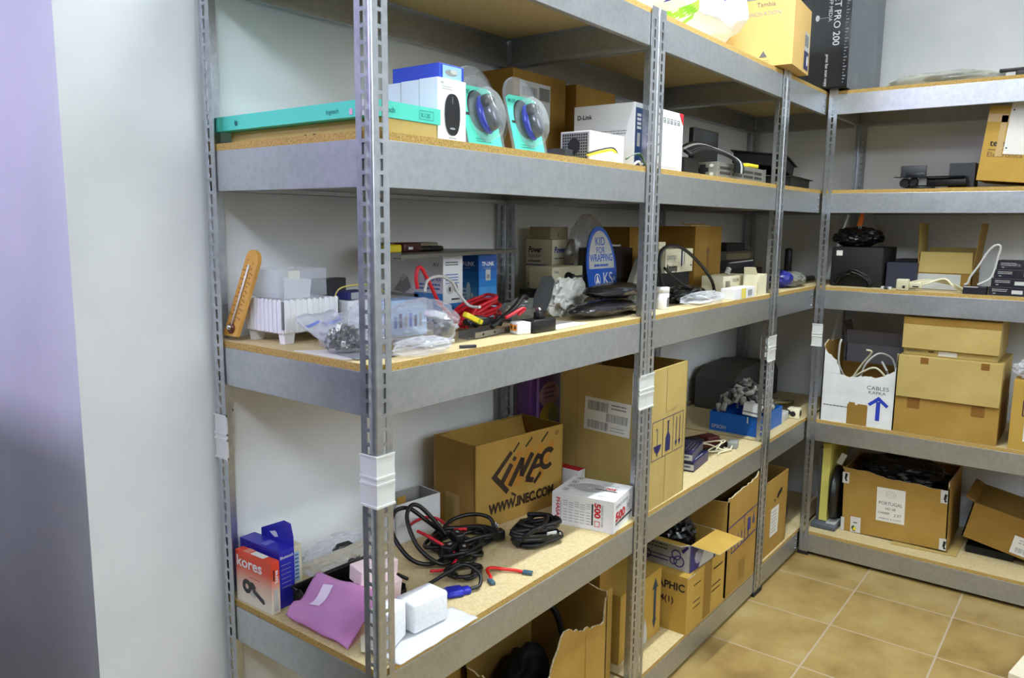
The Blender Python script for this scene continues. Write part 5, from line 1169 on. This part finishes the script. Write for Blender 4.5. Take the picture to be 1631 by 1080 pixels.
pbox('middle_carton', 'pale brown carton with overhanging lid, second in the stack of cartons', 'carton', (2.497,-.345,z4+.1505), -PI/2, .359, .345, .168, KRAFT3, deco)
def deco(q):
    F = FF(0,0); q.rect(F,.125,.004,.19,.022,PAPER,.0004); q.lines(F,.01,.014,.06,1,.01,.004,GINK,3); q.lines(F,.09,.014,.02,1,.01,.006,BRN,4)
pbox('slim_carton', 'slim pale carton with a white label, under the topmost of the stack', 'carton', (2.53,-.355,z4+.3195), -PI/2, .325, .28, .026, KRAFT3, deco)
pbox('top_carton', 'brown carton on top of the stack, just under the upper beam', 'carton', (2.515,-.35,z4+.3465), -PI/2, .335, .3, .125, KRAFT3, lambda q: q.rect(FF(0,0),0,.098,.335,.125,KRAFT2,.0003))
def deco(q):
    F = FF(0,0); q.outline(F,.035,.13,.12,.19,.004,mat('maroon_print',(70,30,50),.6),.0004); q.rect(F,.045,.035,.12,.14,PAPER,.0006); q.lines(F,.055,.07,.04,2,.012,.004,GINK,3,.0008)
pbox('printed_carton', 'brown carton with a dark outlined panel, cut off beyond the stack', 'carton', (2.51,-.742,e4), -PI/2, .22, .3, .265, KRAFT4, deco)
bag('clear bag of pale parts on top of the cut-off printed carton', (2.58,-.80,z4+.2662), (.12,.12,.07), FROST, 97, .4)
# ================================================================== bottom board
z5 = S[5]; e5 = z5+.0005
def deco(q): q.rect(FF(0,0),.19,0,.1915,.24,KRAFT2,.0003); q.disc(FF(0,0),.27,.06,.02,.004,BRN,.0004)
carton('ripped_carton', 'large brown carton with a ripped front edge, under the lowest high board', 'carton', (.575,.03,e5), 0, .3, .26, .3, KRAFT, INNER, {'front': torn([(0,.16),(.03,.215),(.075,.285),(.10,.292),(.17,.262),(.24,.245),(.285,.238),(.3,.325)],.006,.012,9), 'left': torn([(0,.14),(.15,.12),(.26,.11)],.006,.014,3), 'right': torn([(0,.325),(.12,.33),(.26,.3)],.005,.014,4), 'back': [(0,.3),(.3,.3)]}, {'back': (.1,.05)}, deco, .005)
carton('lower_back_carton', 'brown carton standing behind the ripped carton', 'carton', (.46,.31,e5), 0, .42, .16, .33, KRAFT2, INNER, None, {'front': (.09,.1)}, None)
pbox('corner_carton', 'plain brown carton squeezed between the ripped carton and the post', 'carton', (.885,.06,e5), 0, .072, .36, .295, KRAFT, lambda q: q.rect(FF(0,0),.035,0,.036,.29,KRAFT2,.0003))
pbox('stacked_carton', 'brown carton resting on the narrow carton by the post', 'carton', (.886,.062,z5+.2965), 0, .074, .34, .09, KRAFT2)
q = MB(); q.tube(coil((.42,.18,z5+.01),.11,.09,4,31,.02,.12,lift=.05),.008,RUBBER,8); q.tube(spline([(.3,.16,z5+.01),(.33,.17,z5+.16),(.4,.18,z5+.2),(.48,.2,z5+.17),(.52,.2,z5+.05)],10),.009,RUBBER,8)
tag(q.build('thick_black_cable'), 'thick black cable coiled on the bottom board by the ripped carton', 'cable')
wire('cable_in_carton', 'black cable curling over the back of the ripped carton', 'cable', [(.6,.2,z5+.28),(.66,.2,z5+.31),(.74,.18,z5+.30),(.80,.15,z5+.25),(.82,.12,z5+.1)], .009, RUBBER)
r = thing('black_bag', 'black bag inside the ripped carton', 'bag', (.70,.17,z5+.008)); q = MB(); q.crumple((.03,.03,0),(.15,.11,.15), BLACKM, 35, .2, 4, 1.6, True); q.build('bag_skin', r)
def deco(q):
    F = FF(0,0); AR = mat('slate_ink',(50,64,80),.6); q.rect(F,.218,.05,.234,.17,AR,.0004); q.poly(F,[(.206,.165),(.246,.165),(.226,.2)],AR,.0005); q.poly(F,[(.212,.06),(.24,.06),(.226,.025)],AR,.0005); q.poly(F,[(.0,.0),(.18,.0),(.175,.05),(.16,.09),(.15,.03)],LGREY,.0003)
pbox('arrow_carton', 'brown carton with a thin double arrow, next to the middle post', 'carton', (1.045,.082,e5), 0, .27, .34, .222, KRAFT4, deco)
def deco(q):
    L = LF(.34,0); F = FF(0,0)
    q.text(L,'GRAPHIC',.036,INK,.19,.145,.03,.142); q.text(L,'4(1)',.03,mat('maroon_print'),.245,.098,.02); 
    q.rect(F,.135,.0,.195,.196,KRAFT2,.0003); q.lines(F,.05,.15,.06,1,.01,.004,BRN,3); q.lines(F,.05,.09,.06,2,.02,.004,BRN,4); q.lines(F,.215,.15,.08,1,.01,.006,BRN,6); q.lines(F,.2,.09,.08,2,.02,.005,BRN,7); q.rect(F,.0,.19,.06,.196,TORN,.0004)
pbox('lettered_carton', 'brown carton with black lettering on its end, carrying the blue and white box', 'carton', (1.338,.001,e5), 0, .308, .34, .196, KRAFT4, deco)
BWG = mat('pale_grey_print', (176,178,180), .45)
def deco(q):
    L = LF(.21,0); F = FF(0,0)
    q.rect(F,.0,.0,.185,.092,mat('indigo_print',(46,42,120),.45),.0003); q.text(F,'D-Link',.03,LGREY,.02,.06,.01); q.poly(F,[(.06,.001),(.17,.001),(.17,.05),(.1,.055)],LGREY,.0005)
    ln = mat('indigo_print')
    q.ring(L,.16,.05,.014,.018,ln,.0004); q.ring(L,.17,.03,.016,.02,ln,.0004); q.ring(L,.15,.028,.01,.014,ln,.0004); q.rect(L,.03,.02,.13,.024,ln,.0004); q.rect(L,.04,.034,.14,.037,ln,.0004); q.ring(L,.05,.028,.012,.016,ln,.0004); q.lines(L,.02,.07,.11,2,.012,.006,GINK,3); q.poly(L,[(.185,.06),(.205,.085),(.2,.09),(.178,.07)],ln,.0005)
carton('blue_white_box', 'open blue and white box with golden flaps on the lettered carton', 'box', (1.375,.012,z5+.1975), -.05, .19, .21, .094, BWG, KRAFT4, None, {'left': (.06,1.35), 'front': (.1,1.62)}, deco, .003)
q = MB(); q.crumple((1.47,.12,z5+.2045),(.13,.13,.15), mat('black_film'), 37, .3, 4); tag(q.build('dark_bag'),'shiny black bag bulging out of the blue and white box','bag')
bag('clear film scrap hanging out of the blue and white box', (1.40,-.008,z5+.236), (.05,.012,.04), CLEAR, 39, .4, 3, 2.4, 'film_scrap')
def deco(q):
    F = FF(0,0); LN = mat('indigo_print')
    def ln(x0,y0,x1,y1,w=.005): 
        d = V(x1-x0,y1-y0,0).normalized(); n_ = V(-d.y,d.x,0)*w/2; q.poly(F,[(x0-n_.x,y0-n_.y),(x1-n_.x,y1-n_.y),(x1+n_.x,y1+n_.y),(x0+n_.x,y0+n_.y)],LN,.0003)
    ln(.0,.26,.29,.275); ln(.04,.155,.29,.175); ln(.04,.155,.045,.2)
    for x in (.07,.1,.135,.165,.2): ln(x,.165,x,.215,.006)
    q.rect(F,.19,.195,.22,.245,LN,.0004); q.poly(F,[(.24,.21),(.262,.21),(.251,.26)],LN,.0004); ln(.155,.23,.155,.268)
    fake_tape(q,F,.12,.02,.18,.1,KRAFT2)
carton('fragile_carton', 'tall brown carton with a ragged top and dark symbols beside the inner post', 'carton', (1.664,.001,e5), 0, .292, .35, .37, KRAFT, INNER, {'front': torn([(0,.372),(.05,.372),(.10,.376),(.2,.38),(.27,.388),(.285,.404),(.292,.386)],.004,.012,12), 'left': [(0,.33),(.35,.36)], 'back': [(0,.34),(.292,.34)]}, None, deco, .005)
pbox('wall_carton', 'brown carton at the back behind the blue and white box', 'carton', (1.34,.36,e5), 0, .3, .12, .36, KRAFT2)
# inner corner
def deco(q):
    F = FF(0,0); q.rect(F,.085,.07,.18,.19,PAPER,.0004); q.lines(F,.095,.17,.06,7,.014,.004,LINK_,3,.0006); q.poly(F,[(.15,.225),(.165,.22),(.21,.24),(.212,.252),(.195,.256),(.16,.24)],BLACKM,.0004); q.rect(F,.12,.215,.135,.222,INK,.0004); q.rect(F,.25,0,.252,.32,KRAFT2,.0003)
carton('open_end_carton', 'open brown carton with a hand hole and a white label, in the inner corner', 'carton', (2.058,.012,e5), 0, .285, .33, .315, KRAFT, INNER, None, None, deco, .005)
carton('fallen_carton', 'low brown carton behind a black cable in the inner corner', 'carton', (2.37,.18,e5), .1, .35, .25, .15, KRAFT2, INNER)
r = thing('plugged_lead', 'black lead looping from a plug in the inner corner', 'cable', (2.40,.07,z5))
q = MB(); q.tube(spline([(.02,.0,.02),(.06,-.01,.03),(.1,-.01,.06),(.1,.0,.12),(.05,.03,.19),(-.01,.07,.22)],10),.0055,RUBBER,7); q.build('lead', r); q = MB(); q.rbox((-.03,-.015,.004),(.025,.015,.032),BLACK,.004); q.build('plug', r)
# side unit
YF = mat('yellow_foam_board', (222,212,110), .7)
r = thing('grey_base', 'flat grey plastic base lying under the yellow panel', 'base', (2.56,-.03,e5), -PI/2)
bpy.data.objects['grey_base'].name = 'plastic_stand'
q = MB(); q.rbox((0,0,0),(.105,.32,.024), mat('slate_plastic',(84,88,98),.45), .004); q.box((.06,.02,.0242),(.1,.1,.03),LGREY); q.build('stand_body', r)
r = thing('yellow_panel', 'tall pale yellow panel standing on edge beside the inner post', 'panel', (2.60,-.052,z5+.0265), -PI/2)
bpy.data.objects['yellow_panel'].name = 'yellow_board'
q = MB(); q.box((0,0,0),(.034,.28,.355), YF); q.build('board', r, .002)
q = MB(); q.box((-.012,.0,0),(-.0015,.28,.33), mat('steel_sheet',(96,98,104),.4,.5)); q.build('backing_sheet', r)
r = thing('fan_grille', 'round black fan grille leaning against the yellow panel', 'fan', (2.665,-.104,z5+.15))
q = MB(); Mg = frame((0,0,0),(1,0,0),(0,0,1)); q.lathe([(.085,-.014),(.118,-.01),(.12,.0),(.115,.014),(.1,.02)], BLACK, Mg @ Matrix.Rotation(.08,4,'Y'), 32)
for rr_ in (.02,.04,.06,.08,.1): q.tube([Mg @ V(rr_*math.cos(2*PI*k/28), rr_*math.sin(2*PI*k/28), .02) for k in range(28)], .0018, BLACKM, 5, True)
q.build('grille', r); q = MB(); q.lathe([(.03,0),(.03,.018),(.02,.022)], BLACK, Mg); q.build('hub', r)
q = MB(); q.box((-.012,-.002,-.03),(.012,.002,.025), LGREY, Matrix.Translation((2.64,-.125,z5+.315)) @ Euler((.2,.35,-1.2)).to_matrix().to_4x4()); tag(q.build('white_tag'),'pale tag sticking up between the yellow panel and brown carton','tag')
def deco(q):
    F = FF(0,0); Mn = F @ Matrix.Translation((.142,.075,0)) @ Matrix.Rotation(.0,4,'Z')
    q.rect(Mn,0,0,.112,.148,PAPER,.0005); q.ring(Mn,.056,.122,.018,.0195,LINK_,.0008,20,sy=.7); q.ring(Mn,.056,.122,.011,.012,GINK,.0008,20,sy=.5); q.text(Mn,'logo',.008,LINK_,.056,.12,0,None,0,'C',.0008) if False else None
    q.text(Mn,'PORTUGAL',.02,INK,.056,.074,.0,.092,0,'C',.0008); q.text(Mn,'HD 68',.015,INK,.056,.053,0,None,0,'C',.0008); q.text(Mn,'CARREF',.013,INK,.008,.033,0,None,0,'L',.0008); q.text(Mn,'2.37',.017,INK,.098,.028,0,None,.1,'R',.0008); q.text(Mn,'MARCA Z CONS',.009,INK,.056,.01,0,.085,0,'C',.0008)
    TW = mat('white_tape', (206,204,200), .4)
    for x, y, w_, h_ in ((0,.215,.028,.05),(.384,.2,.026,.055),(.388,.0,.026,.05),(.04,.0,.042,.07),(.0,.0,.014,.06)): q.rect(F,x,y,x+w_,y+h_,TW,.0005)
    for x, y in ((.008,.235),(.395,.215),(.4,.016)): q.poly(F,[(x,y),(x+.008,y-.004),(x+.014,y+.022),(x+.004,y+.026)],INK,.0008); q.disc(F,x+.008,y-.006,.005,.004,INK,.0008)
    q.poly(F,[(.05,.005),(.062,.005),(.056,.03)],mat('dark_green_print',(40,80,50),.5),.0008); q.disc(F,.058,.016,.006,.008,YELLOW,.0009); q.disc(F,.052,.02,.007,.01,mat('dark_green_print'),.0008); q.rect(F,.052,.042,.068,.046,INK,.0008)
carton('labelled_carton', 'brown carton with a handwritten white label and taped corners', 'carton', (2.61,-.147,z5+.0012), 0, .415, .33, .278, KRAFT, INNER, {'front': torn([(0,.288),(.12,.278),(.2,.262),(.3,.262),(.405,.25),(.415,.272)],.003,.02,15), 'right': [(0,.29),(.33,.28)]}, None, deco, .005, rot=(0,-.03,-PI/2))
bag('black bag filling the top of the labelled carton', (2.78,-.35,z5+.2), (.24,.32,.13), mat('black_film'), 99, .25, 4, 2, 'black_sack')
slabthing('flattened_board', 'flattened board sheet under the labelled carton', 'board', [(2.575,-.36,z5+.0012),(2.60,-.60,z5+.0012),(2.85,-.60,z5+.0012),(2.85,-.36,z5+.0012)], .003, KRAFT3)
def deco(q): 
    F = FF(0,0); q.rect(F,.17,.01,.42,.085,PAPER,.0005); q.barcode(F,.185,.02,.09,.02,LINK_,3,.0008); q.lines(F,.19,.07,.15,2,.012,.004,LINK_,4,.0008)
carton('tilted_carton', 'brown carton with a long white label, tilted at the end of the bottom board', 'carton', (2.66,-.605,z5+.076), 0, .36, .3, .155, KRAFT2, INNER, None, {'front': (.0,0), 'left': (.09,1.3)} if False else {'left': (.035,1.3)}, deco, .005, rot=(0,.2,-PI/2))
pbox('black_case', 'flat black case wedged under the tilted carton', 'case', (2.69,-.62,e5), -PI/2, .17, .25, .03, BLACKM)
pbox('pale_carton', 'pale flat carton lying on the tiled floor', 'carton', (1.894,-1.049,.0005), -.184, .3, .2, .02, speckled('pale_board',[(.3,(226,216,190)),(.7,(236,228,206))],12,.6,.05))
